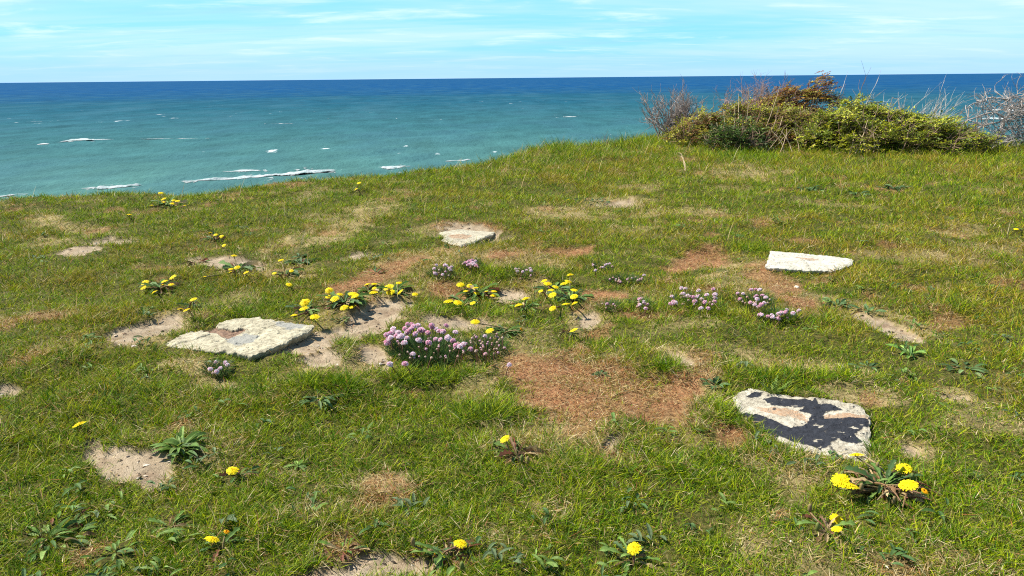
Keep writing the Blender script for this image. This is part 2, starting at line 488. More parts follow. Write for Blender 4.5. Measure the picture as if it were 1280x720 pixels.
def slab_mat(name, base, dark, lichen, rust_amt):
    m, nt, out = new_mat(name)
    L = nt.links.new
    tc = N(nt, 'TexCoord')
    def noise(s, d=6.0, r=0.62):
        n = N(nt, 'TexNoise', i_Scale=s, i_Detail=d, i_Roughness=r); L(tc.outputs['Object'], n.inputs['Vector']); return n
    n1, n2, n3 = noise(16), noise(70, 6, 0.7), noise(260, 3)
    r = N(nt, 'ValToRGB'); L(n1.outputs['Fac'], r.inputs[0]); e = r.color_ramp.elements
    e[0].position = 0.3; e[0].color = (*dark, 1); e[1].position = 0.62; e[1].color = (*base, 1)
    x = e.new(0.46); x.color = (*[(a + b) / 2 for a, b in zip(base, dark)], 1)
    r2 = N(nt, 'ValToRGB'); L(n2.outputs['Fac'], r2.inputs[0]); e = r2.color_ramp.elements
    e[0].position = 0.33; e[0].color = (0.42, 0.38, 0.33, 1); e[1].position = 0.52; e[1].color = (1, 1, 1, 1)
    mu = N(nt, 'Mix', data_type='RGBA', blend_type='MULTIPLY'); mu.inputs['Factor'].default_value = lichen
    L(r.outputs[0], mu.inputs[6]); L(r2.outputs[0], mu.inputs[7])
    A = lambda k: N(nt, 'Attribute', attribute_name=k).outputs['Fac']
    def mix(f, a, col):
        q = N(nt, 'Mix', data_type='RGBA'); L(f, q.inputs['Factor']); L(a, q.inputs[6])
        if isinstance(col, tuple): q.inputs[7].default_value = (*col, 1)
        else: L(col, q.inputs[7])
        return q.outputs[2]
    c = mu.outputs[2]
    st = N(nt, 'ValToRGB'); L(n2.outputs['Fac'], st.inputs[0]); e = st.color_ramp.elements
    e[0].position = 0.3; e[0].color = (0.10, 0.055, 0.035, 1); e[1].position = 0.7; e[1].color = (0.30, 0.19, 0.12, 1)
    tn = N(nt, 'Math', operation='MULTIPLY'); L(A('tan'), tn.inputs[0]); L(n2.outputs['Fac'], tn.inputs[1])
    tn2 = N(nt, 'MapRange'); tn2.inputs['From Min'].default_value = .25; tn2.inputs['From Max'].default_value = .6; L(tn.outputs[0], tn2.inputs['Value'])
    c = mix(tn2.outputs[0], c, (0.34, 0.205, 0.115))
    c = mix(A('grey'), c, (0.27, 0.26, 0.22))
    bl = N(nt, 'ValToRGB'); L(n2.outputs['Fac'], bl.inputs[0]); e = bl.color_ramp.elements
    e[0].position = 0.3; e[0].color = (0.010, 0.011, 0.014, 1); e[1].position = 0.75; e[1].color = (0.034, 0.036, 0.045, 1)
    c = mix(A('black'), c, bl.outputs[0])
    c = mix(A('soil'), c, st.outputs[0])
    b = N(nt, 'BsdfPrincipled'); b.inputs['Roughness'].default_value = 0.85; b.inputs['Specular IOR Level'].default_value = 0.25
    L(c, b.inputs['Base Color'])
    bp = N(nt, 'Bump'); bp.inputs['Strength'].default_value = 0.8; bp.inputs['Distance'].default_value = 0.004
    ad = N(nt, 'Math', operation='ADD'); L(n2.outputs['Fac'], ad.inputs[0]); L(n3.outputs['Fac'], ad.inputs[1])
    L(ad.outputs[0], bp.inputs['Height']); L(bp.outputs[0], b.inputs['Normal'])
    L(b.outputs[0], out.inputs['Surface'])
    return m


SLABS = []; PLANES = []; CLEAR = []   # (footprint poly in plan) used to keep grass off


def build_slab(outline, hfun, thick, mat, label, rough, soil=(), black=(), tan=(), grey=(), flaky=0.0, group=None):
    pts = np.array([at(u, v, hfun(u)) for u, v in outline])
    # plane of the top through the outline points
    A = np.c_[pts[:, 0], pts[:, 1], np.ones(len(pts))]
    k, *_ = np.linalg.lstsq(A, pts[:, 2], rcond=None)
    pts = np.array([hit_plane(u, v, k) for u, v in outline])
    c = pts.mean(0)
    SLABS.append(pts[:, :2].copy()); PLANES.append(k)
    # resample the outline densely
    seg = np.linalg.norm(np.diff(np.vstack([pts, pts[:1]]), axis=0), axis=1); cum = np.concatenate([[0], np.cumsum(seg)])
    na = 480; s = np.linspace(0, cum[-1], na, endpoint=False)
    P = np.vstack([pts, pts[:1]])
    O = np.stack([np.interp(s, cum, P[:, j]) for j in range(3)], 1)
    jit = 0.0035 * fbm(O[:, 0] * 60, O[:, 1] * 60, 50, 4)
    dirn = (O - c)[:, :2]; dirn /= np.linalg.norm(dirn, axis=1)[:, None]
    O[:, :2] += dirn * jit[:, None]
    nr = 130
    t = np.linspace(0.0, 1.0, nr + 1)[1:] ** 0.8
    X = c[0] + (O[:, 0] - c[0])[None] * t[:, None]; Y = c[1] + (O[:, 1] - c[1])[None] * t[:, None]
    x, y = X.ravel(), Y.ravel()
    zp = k[0] * x + k[1] * y + k[2]
    so = soft_poly(x, y, zp, soil, 0.005) if soil else np.zeros(len(x))
    bk = soft_poly(x, y, zp, black, 0.0038) if black else np.zeros(len(x))
    if black:
        bk = sstep(0.0, 0.45, bk)
        bk = bk * (1 - sstep(0.78, 0.86, fbm(x * 55, y * 90, 68, 4)))
        bk = np.maximum(bk, 0.85 * sstep(0.86, 0.95, fbm(x * 60 + 3, y * 60, 69, 4)))
    ta = soft_poly(x, y, zp, tan, 0.010) if tan else np.zeros(len(x))
    gr = soft_poly(x, y, zp, grey, 0.010) if grey else np.zeros(len(x))
    rel = rough * (0.6 * fbm(x * 14, y * 14, 60, 5) + 0.35 * fbm(x * 60, y * 60, 61, 3))
    fl = flaky * (sstep(0.05, 0.12, fbm(x * 11, y * 11, 62, 5)) + 0.6 * sstep(-0.25, -0.2, fbm(x * 9 + 7, y * 9, 63, 5)))
    z = zp + rel + fl - 0.008 * so + 0.0012 * bk
    edge = np.repeat(sstep(0.93, 1.0, t), na)
    z = z - edge * (0.0035 + 0.002 * fbm(x * 80, y * 80, 66, 2))
    top = np.stack([x, y, z], 1)
    cz = k[0] * c[0] + k[1] * c[1] + k[2]
    V = [top]; last = top[-na:]
    for j, (dz, ins) in enumerate([(0.005, -0.001), (thick * 0.40, 0.008), (thick, 0.030)]):
        q = last.copy(); q[:, 2] -= dz
        q[:, :2] -= dirn * (ins + 0.004 * fbm(q[:, 0] * 50 + j * 9, q[:, 1] * 50, 70 + j, 3))[:, None]
        V.append(q)
    n_rings = nr + 3
    V = np.vstack(V + [[[c[0], c[1], cz + rel[0]]], [[c[0], c[1], cz - thick]]])
    ct, cb = len(V) - 2, len(V) - 1
    i = np.arange(n_rings * na).reshape(n_rings, na); b = np.roll(i, -1, axis=1)
    q = np.stack([i[:-1], i[1:], b[1:], b[:-1]], -1).reshape(-1, 4)
    t1_ = np.stack([np.full(na, ct), i[0], b[0]], 1); t2_ = np.stack([b[-1], i[-1], np.full(na, cb)], 1)
    ff = np.concatenate([q.ravel(), t1_.ravel(), t2_.ravel()]); nn = np.concatenate([np.full(len(q), 4), np.full(2 * na, 3)])
    pad = lambda a: np.concatenate([a, np.zeros(3 * na), [a[0], 0]])
    V[:, :3] -= np.array([c[0], c[1], cz])
    o = mesh_np('stone_slab', V, ff, nn, mat, {'soil': pad(so), 'black': pad(bk), 'tan': pad(ta), 'grey': pad(gr)}, smooth=True)
    o.location = (c[0], c[1], cz)
    tag(o, label, 'slab', group)
    return o


def hit_plane(u, v, k):
    r = ray(u, v)
    # z = k0 x + k1 y + k2
    t = (k[0] * CAM[0] + k[1] * CAM[1] + k[2] - CAM[2]) / (r[2] - k[0] * r[0] - k[1] * r[1])
    return CAM + r * t


GS = 'broken stone slabs lying in the turf'
build_slab(S1, lambda u: np.interp(u, [205, 300, 392], [0.003, 0.014, 0.034]), 0.045, slab_mat('pale_flaking_stone', (0.50, 0.45, 0.31), (0.28, 0.245, 0.165), 0.9, 0),
           'large flaking cream slab with soil in its broken hollow, beside the dandelion bed', 0.0045, soil=SOIL1, grey=GREY1, flaky=0.003, group=GS)
build_slab(S2, lambda u: 0.009, 0.035, slab_mat('cream_stone', (0.50, 0.45, 0.33), (0.34, 0.30, 0.21), 0.7, 0),
           'smallest and farthest broken cream slab with a brown stain in its middle', 0.003, tan=SOIL2, flaky=0.002, group=GS)
build_slab(S3, lambda u: 0.016, 0.04, slab_mat('white_stone', (0.56, 0.53, 0.44), (0.43, 0.39, 0.30), 0.55, 0),
           'nearly white clean slab on the turf above the brown worn patch', 0.003, tan=SOIL3, flaky=0.002, group=GS)
build_slab(S4, lambda u: np.interp(u, [915, 1000, 1090], [0.003, 0.004, 0.009]), 0.045, slab_mat('painted_stone', (0.50, 0.455, 0.35), (0.30, 0.26, 0.19), 0.9, 0),
           'slab with peeling black coating next to the largest dandelion flowers', 0.004, black=BLACK, tan=TAN4, flaky=0.0015, group=GS)


build_ground()


def on_slab(x, y):
    m = np.zeros(len(x), bool)
    for p in SLABS:
        c = p.mean(0); m |= in_poly(x + .008 * fbm(x * 30, y * 30, 71, 2), y, [tuple(c + (q - c) * .955) for q in p])
    return m


# ------------------------------------------------------------------ grass
GREENS = np.array([(0.150, 0.240, 0.003), (0.085, 0.185, 0.005), (0.225, 0.290, 0.004), (0.040, 0.108, 0.007), (0.300, 0.335, 0.006)])
YELLOW = np.array([(0.33, 0.28, 0.012), (0.29, 0.235, 0.015), (0.38, 0.26, 0.025), (0.27, 0.26, 0.010)])
STRAWC = np.array([(0.52, 0.40, 0.19), (0.44, 0.31, 0.13), (0.62, 0.52, 0.29), (0.35, 0.22, 0.09)])
RUSTC = np.array([(0.33, 0.13, 0.045), (0.22, 0.085, 0.035), (0.40, 0.21, 0.075), (0.52, 0.37, 0.17), (0.45, 0.31, 0.14)])


def pick(pal, n): return pal[rng.integers(0, len(pal), n)]


def scatter(n_total, r0, r1, k, half, falloff=2.0):
    """points in a fan round the camera, denser near it (uniform in log r)"""
    u = rng.random(n_total)
    r = r0 * (r1 / r0) ** u
    a = rng.uniform(-half, half, n_total)
    return r * np.sin(a), r * np.cos(a)


def build_grass(nm, n, r0, r1, half, segs, wscale):
    # two thirds of the blades stand in tufts
    nt_ = n // 13
    tx, ty = scatter(nt_, r0, r1, 0, half)
    per = 10
    tr = np.hypot(tx, ty)
    tsz = (0.009 + 0.005 * tr / 2) * rng.uniform(0.5, 1.5, nt_)
    ox = rng.normal(0, 1, (nt_, per)); oy = rng.normal(0, 1, (nt_, per))
    bx = (tx[:, None] + ox * tsz[:, None]).ravel(); by = (ty[:, None] + oy * tsz[:, None]).ravel()
    baz = np.arctan2(ox, oy).ravel(); blen = np.hypot(ox, oy).ravel()
    th = np.repeat(rng.uniform(0.6, 1.5, nt_), per)
    tcol = np.repeat(rng.integers(0, 5, nt_), per)
    tyel = np.repeat(rng.random(nt_), per)
    m = n - nt_ * per
    ux, uy = scatter(m, r0, r1, 0, half)
    x = np.concatenate([bx, ux]); y = np.concatenate([by, uy])
    az = np.concatenate([baz + rng.normal(0, 0.5, len(bx)), rng.uniform(-np.pi, np.pi, m)])
    lean = np.concatenate([0.3 + 0.36 * np.minimum(blen, 2.2), np.abs(rng.normal(0.75, 0.4, m))])
    hs = np.concatenate([th, rng.uniform(0.55, 1.1, m)])
    ci = np.concatenate([tcol, rng.integers(0, 5, m)])
    yl = np.concatenate([tyel, rng.random(m)])
    s, ru, st, lu = masks(x, y)
    er = edge_r(np.arctan2(x, y)); r = np.hypot(x, y)
    bigv = fbm(x * 0.9, y * 0.9, 31, 3); midv = fbm(x * 3.5, y * 3.5, 33, 3)
    keep = rng.random(len(x)) < (1 - 0.985 * sstep(0.2, 0.75, s)) * (1 - 0.22 * ru) * (1 - 0.30 * st) * np.clip(0.86 + 0.2 * midv + 0.45 * fbm(x * 16, y * 16, 35, 3) + 0.3 * lu, .25, 1)
    keep &= r < er + 0.35
    keep &= ~on_slab(x, y)
    for cx_, cy_, cr_ in CLEAR:
        keep &= ~((np.hypot(x - cx_, y - cy_) < cr_ * (0.6 + 0.5 * rng.random(len(x)))) & (rng.random(len(x)) < .72))
    sel = lambda *a: [k[keep] for k in a]
    x, y, az, lean, hs, ci, yl, s, ru, st, lu, r, er, bigv, midv = sel(x, y, az, lean, hs, ci, yl, s, ru, st, lu, r, er, bigv, midv)
    n = len(x)
    z = terr(x, y)
    far_edge = sstep(3.0, 0.6, er - r) * sstep(-0.35, 0.25, np.arctan2(x, y))      # long grass along the right part of the cliff edge
    rough_g = sstep(5.0, 8.5, r) * sstep(-0.12, 0.15, np.arctan2(x, y))
    L = (0.0185 + 0.009 * midv + 0.017 * lu + 0.045 * far_edge + 0.028 * rough_g + 0.0035 * r) * hs * (1 - 0.45 * ru) * (1 - 0.2 * st)
    L = np.clip(L, 0.010, 0.19) * rng.uniform(0.75, 1.35, n)
    W = wscale * (0.0016 + 0.00048 * np.maximum(r - 1.2, 0)) * rng.uniform(0.7, 1.35, n)
    # colour: green to yellow-green to straw
    col = GREENS[ci] * rng.uniform(0.6, 1.45, (n, 1))
    dry = 0.04 + 0.22 * bigv + 0.22 * midv + 0.35 * st + 0.5 * ru - 0.30 * lu + 0.17 * sstep(2.0, 4.5, r) - 0.06 * far_edge
    isy = (0.45 * yl + 0.55 * rng.random(n)) < dry * 0.95 + 0.1
    col = np.where(isy[:, None], pick(YELLOW, n) * rng.uniform(0.6, 1.15, (n, 1)), col)
    iss = rng.random(n) < np.clip(0.042 + 0.08 * np.maximum(midv, 0) + 0.46 * st + 0.25 * s + 0.62 * ru - 0.05 * lu, 0, 0.95)
    col = np.where(iss[:, None], pick(STRAWC, n) * rng.uniform(0.6, 1.1, (n, 1)), col)
    isr = rng.random(n) < 0.74 * ru + 0.025
    col = np.where(isr[:, None], pick(RUSTC, n) * rng.uniform(0.7, 1.2, (n, 1)), col)
    # dead blades lie flatter
    flat = (iss | isr) & (rng.random(n) < 0.75 + .2 * ru)
    lean = np.where(flat, rng.uniform(0.95, 1.5, n), lean)
    z = np.where(flat, z + rng.uniform(0.001, 0.012, n), z)
    curve = np.abs(rng.normal(0.5, 0.4, n)) * np.where(flat, 0.15, 1)
    # a steady sea wind from the left combs the long blades
    ax, ay = np.sin(az) * lean + 0.16, np.cos(az) * lean - 0.03
    az = np.arctan2(ax, ay); lean = np.hypot(ax, ay)
    tip = np.where((rng.random(n) < 0.35)[:, None], col * 0.55 + 0.45 * pick(STRAWC, n) * 0.7, col * 1.12)
    V, F, S, C = blades(np.stack([x, y, z - 0.002], 1), az, lean, L, W, col, tip, curve, segs)
    return V, F, S, C


# dry stalks standing above the turf
def build_stalks():
    V_ = []
    n = 900
    x, y = scatter(n * 6, 3.0, 13.0, 0, R(45))
    az0 = np.arctan2(x, y); er = edge_r(az0); r = np.hypot(x, y)
    p = sstep(3.5, 0.3, er - r) * sstep(-0.2, 0.2, az0) * 0.45 + 0.03
    k = (rng.random(len(x)) < p) & (r < er + 0.3)
    x, y = x[k], y[k]; n = len(x); r = r[k]
    z = terr(x, y)
    L = rng.uniform(0.08, 0.24, n) * np.clip(r / 8, 0.5, 1.0)
    col = pick(STRAWC, n) * rng.uniform(0.8, 1.2, (n, 1))
    V, F, S, C = blades(np.stack([x, y, z], 1), rng.normal(1.4, 0.9, n), np.abs(rng.normal(0.2, 0.15, n)), L, 0.0022 + 0.0004 * r, col, col * 1.1, np.abs(rng.normal(0.3, 0.3, n)), 3)
    o = mesh_np('dry_grass', V, F, S, M_grass, {'col': C})
    tag(o, 'thin straw coloured dry grass stalks along the cliff edge', 'dry grass', kind='stuff')
build_stalks()

# ------------------------------------------------------------------ dandelions
def yellow_head(nrings, seed, half_closed=False, orange=False):
    rr = random.Random(seed)
    g = Geo()
    rings = [(1.0, 0.02, 30, 0.05), (0.86, 0.16, 26, 0.25), (0.66, 0.27, 20, 0.5), (0.42, 0.33, 14, 0.8), (0.2, 0.36, 8, 1.1)][:nrings]
    for ri, (rad, z, n, up) in enumerate(rings):
        for k in range(n):
            a = 2 * math.pi * (k + rr.uniform(-.3, .3)) / n + ri * 0.4
            rd = rad * rr.uniform(0.86, 1.06)
            zz = z + rr.uniform(-.04, .05)
            if half_closed: rd *= 0.55; zz = zz + 0.55 * rad
            w = 0.125 * rr.uniform(.8, 1.2) * (1.5 if nrings < 4 else 1)
            d = np.array([math.cos(a), math.sin(a), 0]); s = np.array([-math.sin(a), math.cos(a), 0])
            p0 = d * rd * 0.12 + np.array([0, 0, 0.05 + 0.12 * min(ri, 2)])
            p1 = d * rd * 0.6 + np.array([0, 0, max(zz, 0.1) + 0.08])
            p2 = d * rd + np.array([0, 0, zz])
            c0 = np.array((0.90, 0.58, 0.005)) if not orange else np.array((0.80, 0.30, 0.004))
            c1 = np.array((0.93, 0.76, 0.010)) if not orange else np.array((0.88, 0.44, 0.006))
            c = (c1 if ri < 2 else c0 * 0.5 + c1 * 0.5) * rr.uniform(.86, 1.08)
            g.add([p0 - s * w * .25, p0 + s * w * .25, p1 + s * w * .5, p1 - s * w * .5, p2 + s * w * .42, p2 - s * w * .42],
                  [(0, 1, 2, 3), (3, 2, 4, 5)], c)
    # green bracts cup
    pts = [(0, 0, -0.32), (0, 0, -0.22), (0, 0, -0.02), (0, 0, 0.12)]
    g.tube(pts, [0.10, 0.26, 0.34, 0.30], (0.10, 0.17, 0.03), 9)
    return g.mesh('flower_head', M_petal)


HEADS = [yellow_head(5, k) for k in range(4)]
HEADS_O = [yellow_head(5, 20 + k, True, True) for k in range(2)]
HEADS_F = [yellow_head(3, 40 + k) for k in range(3)]


def stem_mesh(p0, p1, r, col):
    g = Geo()
    p0, p1 = np.array(p0), np.array(p1)
    mid = (p0 + p1) / 2 + np.array([0, 0, 0.25 * abs(p1[2] - p0[2])]) + (p0 - p1) * np.array([.12, .12, 0])
    t = np.linspace(0, 1, 7)[:, None]
    pts = (1 - t) ** 2 * p0 + 2 * t * (1 - t) * mid + t ** 2 * p1
    g.tube(pts, np.linspace(r, r * .8, 7), col, 6)
    return g


DL = np.array([(0.070, 0.130, 0.025), (0.095, 0.165, 0.030), (0.055, 0.100, 0.030), (0.12, 0.19, 0.04)])
DB = np.array([(0.22, 0.125, 0.06), (0.12, 0.07, 0.035), (0.36, 0.26, 0.13), (0.16, 0.06, 0.035)])


def rosette(root, n, Lm, Wm, dead=0.25, tooth=0.55, rise=(0.1, 0.9), name='leaf_rosette', pal=DL, spread=0.01):
    g = Geo()
    for k in range(n):
        a = 2 * math.pi * k / n * 2.4 + rng.normal(0, .35)
        L = Lm * rng.uniform(.55, 1.2)
        dd = rng.random() < dead
        col = (DB if dd else pal)[rng.integers(0, 4)] * rng.uniform(.8, 1.25)
        rs = rng.uniform(*rise)
        if dd: rs *= .9
        sp = spread * rng.uniform(0, 1)
        strap_leaf(g, (sp * math.sin(a), sp * math.cos(a), 0.004), a, L, Wm * rng.uniform(.7, 1.2), rs, rs + rng.uniform(.0, 1.3 if dd else .7), col, tooth, rng.integers(3, 6), rng.uniform(.1, .35), 14 if tooth else 8, rng.normal(0, 1.6 if dd else .5), col * 1.15)
    return g.build(name, M_leaf, root)


def dandelion(base, flowers, label, rad=0.07, leaves=14, fh=(0.02, 0.05), dead=0.25, group=None, buds=0):
    b = at(*base)
    root = empty('dandelion', b); CLEAR.append((b[0], b[1], rad * .8))
    D = depth(b)
    far = D > 3.2
    rosette(root, int(leaves * 1.5), rad * .85, rad * 0.24, dead, 0.6 if not far else 0.4)
    for fl in flowers:
        u, v, w = fl[:3]
        orange = len(fl) > 3
        h = rng.uniform(*fh)
        p = at(u, v, h)
        dia = w * depth(p) / FP * 1.08
        me = (HEADS_O if orange else (HEADS_F if D > 4.2 else HEADS))
        o = bpy.data.objects.new('flower_head', me[rng.integers(0, len(me))]); COL.objects.link(o)
        o.parent = root
        q = p - b
        o.location = q
        s = dia / 2
        o.scale = (s * rng.uniform(.92, 1.08), s * rng.uniform(.92, 1.08), s * rng.uniform(.6, .95))
        nrm = Vector((rng.normal(-.14, .22), rng.normal(-.12, .22), 1)).normalized()
        if orange: nrm = Vector((rng.normal(0.3, .3), rng.normal(-.3, .2), .8)).normalized()
        o.rotation_euler = nrm.to_track_quat('Z', 'Y').to_euler()
        if orange: o['label'] = 'half closed orange flower head'
        st0 = np.array([rng.normal(0, .012), rng.normal(0, .012), 0.0])
        # long runs: the stem leaves the ground nearer to its head
        dv = q - st0
        if np.hypot(dv[0], dv[1]) > 0.14: st0[:2] = q[:2] * (1 - 0.12 / np.hypot(q[0], q[1])); st0[2] = t1(b[0] + st0[0], b[1] + st0[1]) - b[2]
        g = stem_mesh(st0, q - np.array(nrm) * s * .3, 0.0022 if D < 3 else 0.003, (0.22, 0.17, 0.07) if rng.random() < .6 else (0.2, 0.1, 0.06))
        g.build('stem', M_leaf, root, True)
    if buds > 6:
        g = Geo()
        for k in range(26):
            a = rng.uniform(0, 6.28); r0 = rng.uniform(.0, .05); r1 = r0 + rng.uniform(.03, .08); a1 = a + rng.normal(0, .6)
            p0 = np.array([r0 * math.sin(a), r0 * math.cos(a), .004]); p2 = np.array([r1 * math.sin(a1), r1 * math.cos(a1), rng.uniform(.004, .03)]); pm = (p0 + p2) / 2 + np.array([0, 0, rng.uniform(.01, .035)])
            t = np.linspace(0, 1, 7)[:, None]
            g.tube((1 - t) ** 2 * p0 + 2 * t * (1 - t) * pm + t * t * p2, np.linspace(.0021, .0013, 7), DB[rng.integers(0, 4)] * rng.uniform(.8, 1.6), 5)
        g.build('withered_stalks', M_leaf, root)
    for k in range(buds):
        a = rng.uniform(0, 6.28); rr_ = rad * rng.uniform(.5, 1.1); h = rng.uniform(.012, .04)
        q = np.array([rr_ * math.sin(a), rr_ * math.cos(a), h])
        g = Geo()
        tt = np.array([(0, 0, -.009), (0, 0, -.006), (0, 0, .0), (0, 0, .006), (0, 0, .009)]) + q
        g.tube(tt, [.0015, .0036, .0045, .0036, .0022], (0.26, 0.19, 0.08) if k % 2 else (0.17, .20, .05), 8)
        g.tube((1 - np.linspace(0, 1, 5)[:, None]) * np.array([0, 0, 0.0]) + np.linspace(0, 1, 5)[:, None] * (q - np.array([0, 0, .008])), .0018, (0.25, .16, .08), 5)
        g.build('flower_bud', M_leaf, root, True)
    tag(root, label, 'dandelion', group)
    return root


GD = 'dandelions flowering in the turf'
DAND = [
 ((1104, 612), [(1070.6, 569, 18), (1051, 601, 21), (1061, 608.5, 23), (1129.8, 585.8, 19), (1135.6, 606.5, 22), (1154, 616, 15, 1)],
  'largest dandelion with six big flower heads, beside the black coated slab', dict(rad=.085, leaves=56, fh=(.03, .042), dead=.62, buds=9)),
 ((1034, 664), [(1045, 648.7, 15), (1046, 661.5, 13)], 'dandelion with two small flowers one above the other, below the largest dandelion', dict(rad=.06, leaves=9, dead=.6, fh=(.012, .03), buds=2)),
 ((646, 572), [(631, 549, 13)], 'dandelion with one flower and withered curled leaves at the lower edge of the rusty patch', dict(rad=.07, leaves=22, dead=.65, buds=3)),
 ((560, 700), [(575.7, 680, 17), (543, 698, 5, 1)], 'dandelion with one open flower and reddish leaves by the bottom centre sand', dict(rad=.075, leaves=20, dead=.6, fh=(.015, .03), buds=2)),
 ((788, 702), [(792.7, 685.7, 18)], 'lone dandelion with one flower and green leaves at the bottom right of centre', dict(rad=.06, leaves=9, dead=.15, fh=(.02, .04))),
 ((278, 684), [(265, 674.5, 17), (282, 668, 14, 1)], 'dandelion with one yellow and one half closed orange flower near the bottom left', dict(rad=.055, leaves=8, dead=.3, fh=(.015, .03))),
 ((298, 598), [(290.6, 588.5, 16)], 'single flowered dandelion between the green plantain and the rosette right of it', dict(rad=.05, leaves=7, dead=.3, fh=(.012, .025))),
 ((102, 540), [(99, 531, 16)], 'single flowered dandelion just above the large pale sand patch', dict(rad=.035, leaves=5, dead=.1, fh=(.015, .025))),
 ((200, 362), [(180.8, 349.4, 9), (180.8, 359.5, 10), (193.2, 365.3, 9), (205.6, 351.6, 8), (215.9, 345, 9), (214, 355.8, 7), (204, 355.6, 5)],
  'loose dandelion of seven flowers left of the sandy strip, above the cream slab', dict(rad=.09, leaves=18, dead=.3)),
 ((242, 384), [(241.9, 374.3, 9), (226, 388, 8), (233, 387.5, 8)], 'dandelion with three flowers at the grassy rim behind the cream slab', dict(rad=.06, leaves=9)),
 ((298, 340), [(293, 323.5, 9), (296.5, 334.6, 8), (288.8, 336.3, 6), (307.6, 340.4, 7), (288, 340.4, 5), (256, 346, 4)], 'dandelion with dark leaves on the narrow sandy strip', dict(rad=.12, leaves=24, dead=.3)),
 ((358, 344), [(351, 325.4, 8), (343, 341.9, 6), (364.4, 338.9, 6), (361.2, 355.4, 8)], 'sparse dandelion of four scattered flowers beside the dark leafy rosette', dict(rad=.09, leaves=15)),
 ((268, 300), [(262.8, 291.3, 5), (269.7, 293.1, 5), (276.6, 295.8, 6), (280, 306.8, 5)], 'flat dandelion with four tiny pale flowers in plain turf beyond the sandy strip', dict(rad=.08, leaves=14, dead=.4)),
 ((211, 258), [(201, 241.5, 6), (205, 249.7, 7), (203.5, 253.2, 6), (216.2, 254.8, 8), (222, 251.3, 6), (217.2, 250.7, 5), (189.5, 257, 5), (231, 257, 4)], 'dandelion clump flowering at the cliff edge in front of the surf', dict(rad=.14, leaves=20, fh=(.03, .06))),
 ((161, 273), [(161.7, 268.4, 6)], 'tiny single dandelion near the cliff edge clump', dict(rad=.05, leaves=5)),
 ((447, 238), [(445, 234, 5), (449, 234, 5)], 'dandelion with two touching flowers at the cliff edge in bare turf', dict(rad=.06, leaves=5, fh=(.04, .06))),
 ((384, 390), [(381.6, 378.8, 13), (379.8, 386.1, 11), (367.6, 394.5, 9), (393.8, 399, 13)], 'dandelion touching the upper corner of the cream slab', dict(rad=.08, leaves=18, dead=.35)),
 ((430, 380), [(411.6, 363.5, 10), (410.3, 371.2, 7), (418.4, 373.5, 11), (424.8, 368.1, 8), (441.3, 367.7, 13), (443.9, 370.4, 10), (446.5, 373.8, 10), (430.3, 385.4, 10), (439.8, 385.7, 10)],
  'dense dandelion with nine flowers on the sandy rise right of the cream slab', dict(rad=.11, leaves=34, dead=.35)),
 ((462, 366), [(459.2, 355.9, 9), (467.9, 355.1, 8), (467.9, 360.5, 6), (467.2, 365.8, 11)], 'dandelion of four flowers between the nine flowered one and the brightest pair', dict(rad=.08, leaves=16)),
 ((494, 366), [(485.9, 359.3, 13), (488.2, 365.4, 11), (498.9, 353.9, 9), (500.4, 365, 9), (518.8, 368.1, 8)], 'right end dandelion of the row above the sandy rise', dict(rad=.09, leaves=18)),
 ((598, 369), [(575.6, 356.2, 10), (586.9, 357.5, 7), (594.4, 360.3, 9), (582.2, 364, 7), (596.3, 366.9, 8), (607.9, 364.6, 6), (617.3, 364.4, 8), (616.9, 370, 10)],
  'dandelion with eight flowers above the pink thrift cushion', dict(rad=.11, leaves=26)),
 ((580, 382), [(560.6, 377.2, 12), (572.4, 378.7, 12), (591, 378.5, 8)], 'low dandelion of three flowers just in front of the eight flowered one', dict(rad=.09, leaves=18)),
 ((656, 386), [(657.2, 373.8, 11), (648.4, 381.9, 12)], 'two flowered dandelion between the two yellow clumps', dict(rad=.07, leaves=12)),
 ((692, 366), [(680.3, 351.1, 8), (684.8, 355, 10), (694.7, 359, 9), (688.5, 363.1, 8), (690.6, 369.1, 10), (705, 354.7, 9), (710.3, 352.3, 9), (676, 364.6, 6)],
  'dandelion with eight crowded flowers behind the right yellow clump', dict(rad=.10, leaves=22)),
 ((713, 376), [(717.8, 362.8, 9), (717.6, 371, 10), (706.9, 380.4, 10), (718.5, 379.4, 9), (690.9, 385.6, 9), (712.5, 344, 8)], 'dandelion at the right side of the right yellow clump, flowers in a column', dict(rad=.10, leaves=22)),
 ((632, 418), [(594, 402.7, 12), (612.2, 413.8, 11), (650.3, 412.4, 9, 1)], 'dandelion with bright green upright leaves right of the pink thrift cushion', dict(rad=.075, leaves=20, dead=.1, fh=(.03, .05))),
 ((712, 417), [(717.2, 412.8, 10)], 'single flowered dandelion on the small worn spot above the rusty patch', dict(rad=.05, leaves=7, dead=.5)),
 ((1271, 290), [(1270.6, 285.7, 6)], 'tiny dandelion in the turf at the far right border of the view', dict(rad=.05, leaves=5)),
 ((716, 251), [(710, 248.7, 5)], 'tiny dandelion by the farthest straw patch', dict(rad=.08, leaves=8, dead=.2)),
]
for b_, f_, l_, k_ in DAND:
    dandelion(b_, f_, l_, group=GD, **k_)

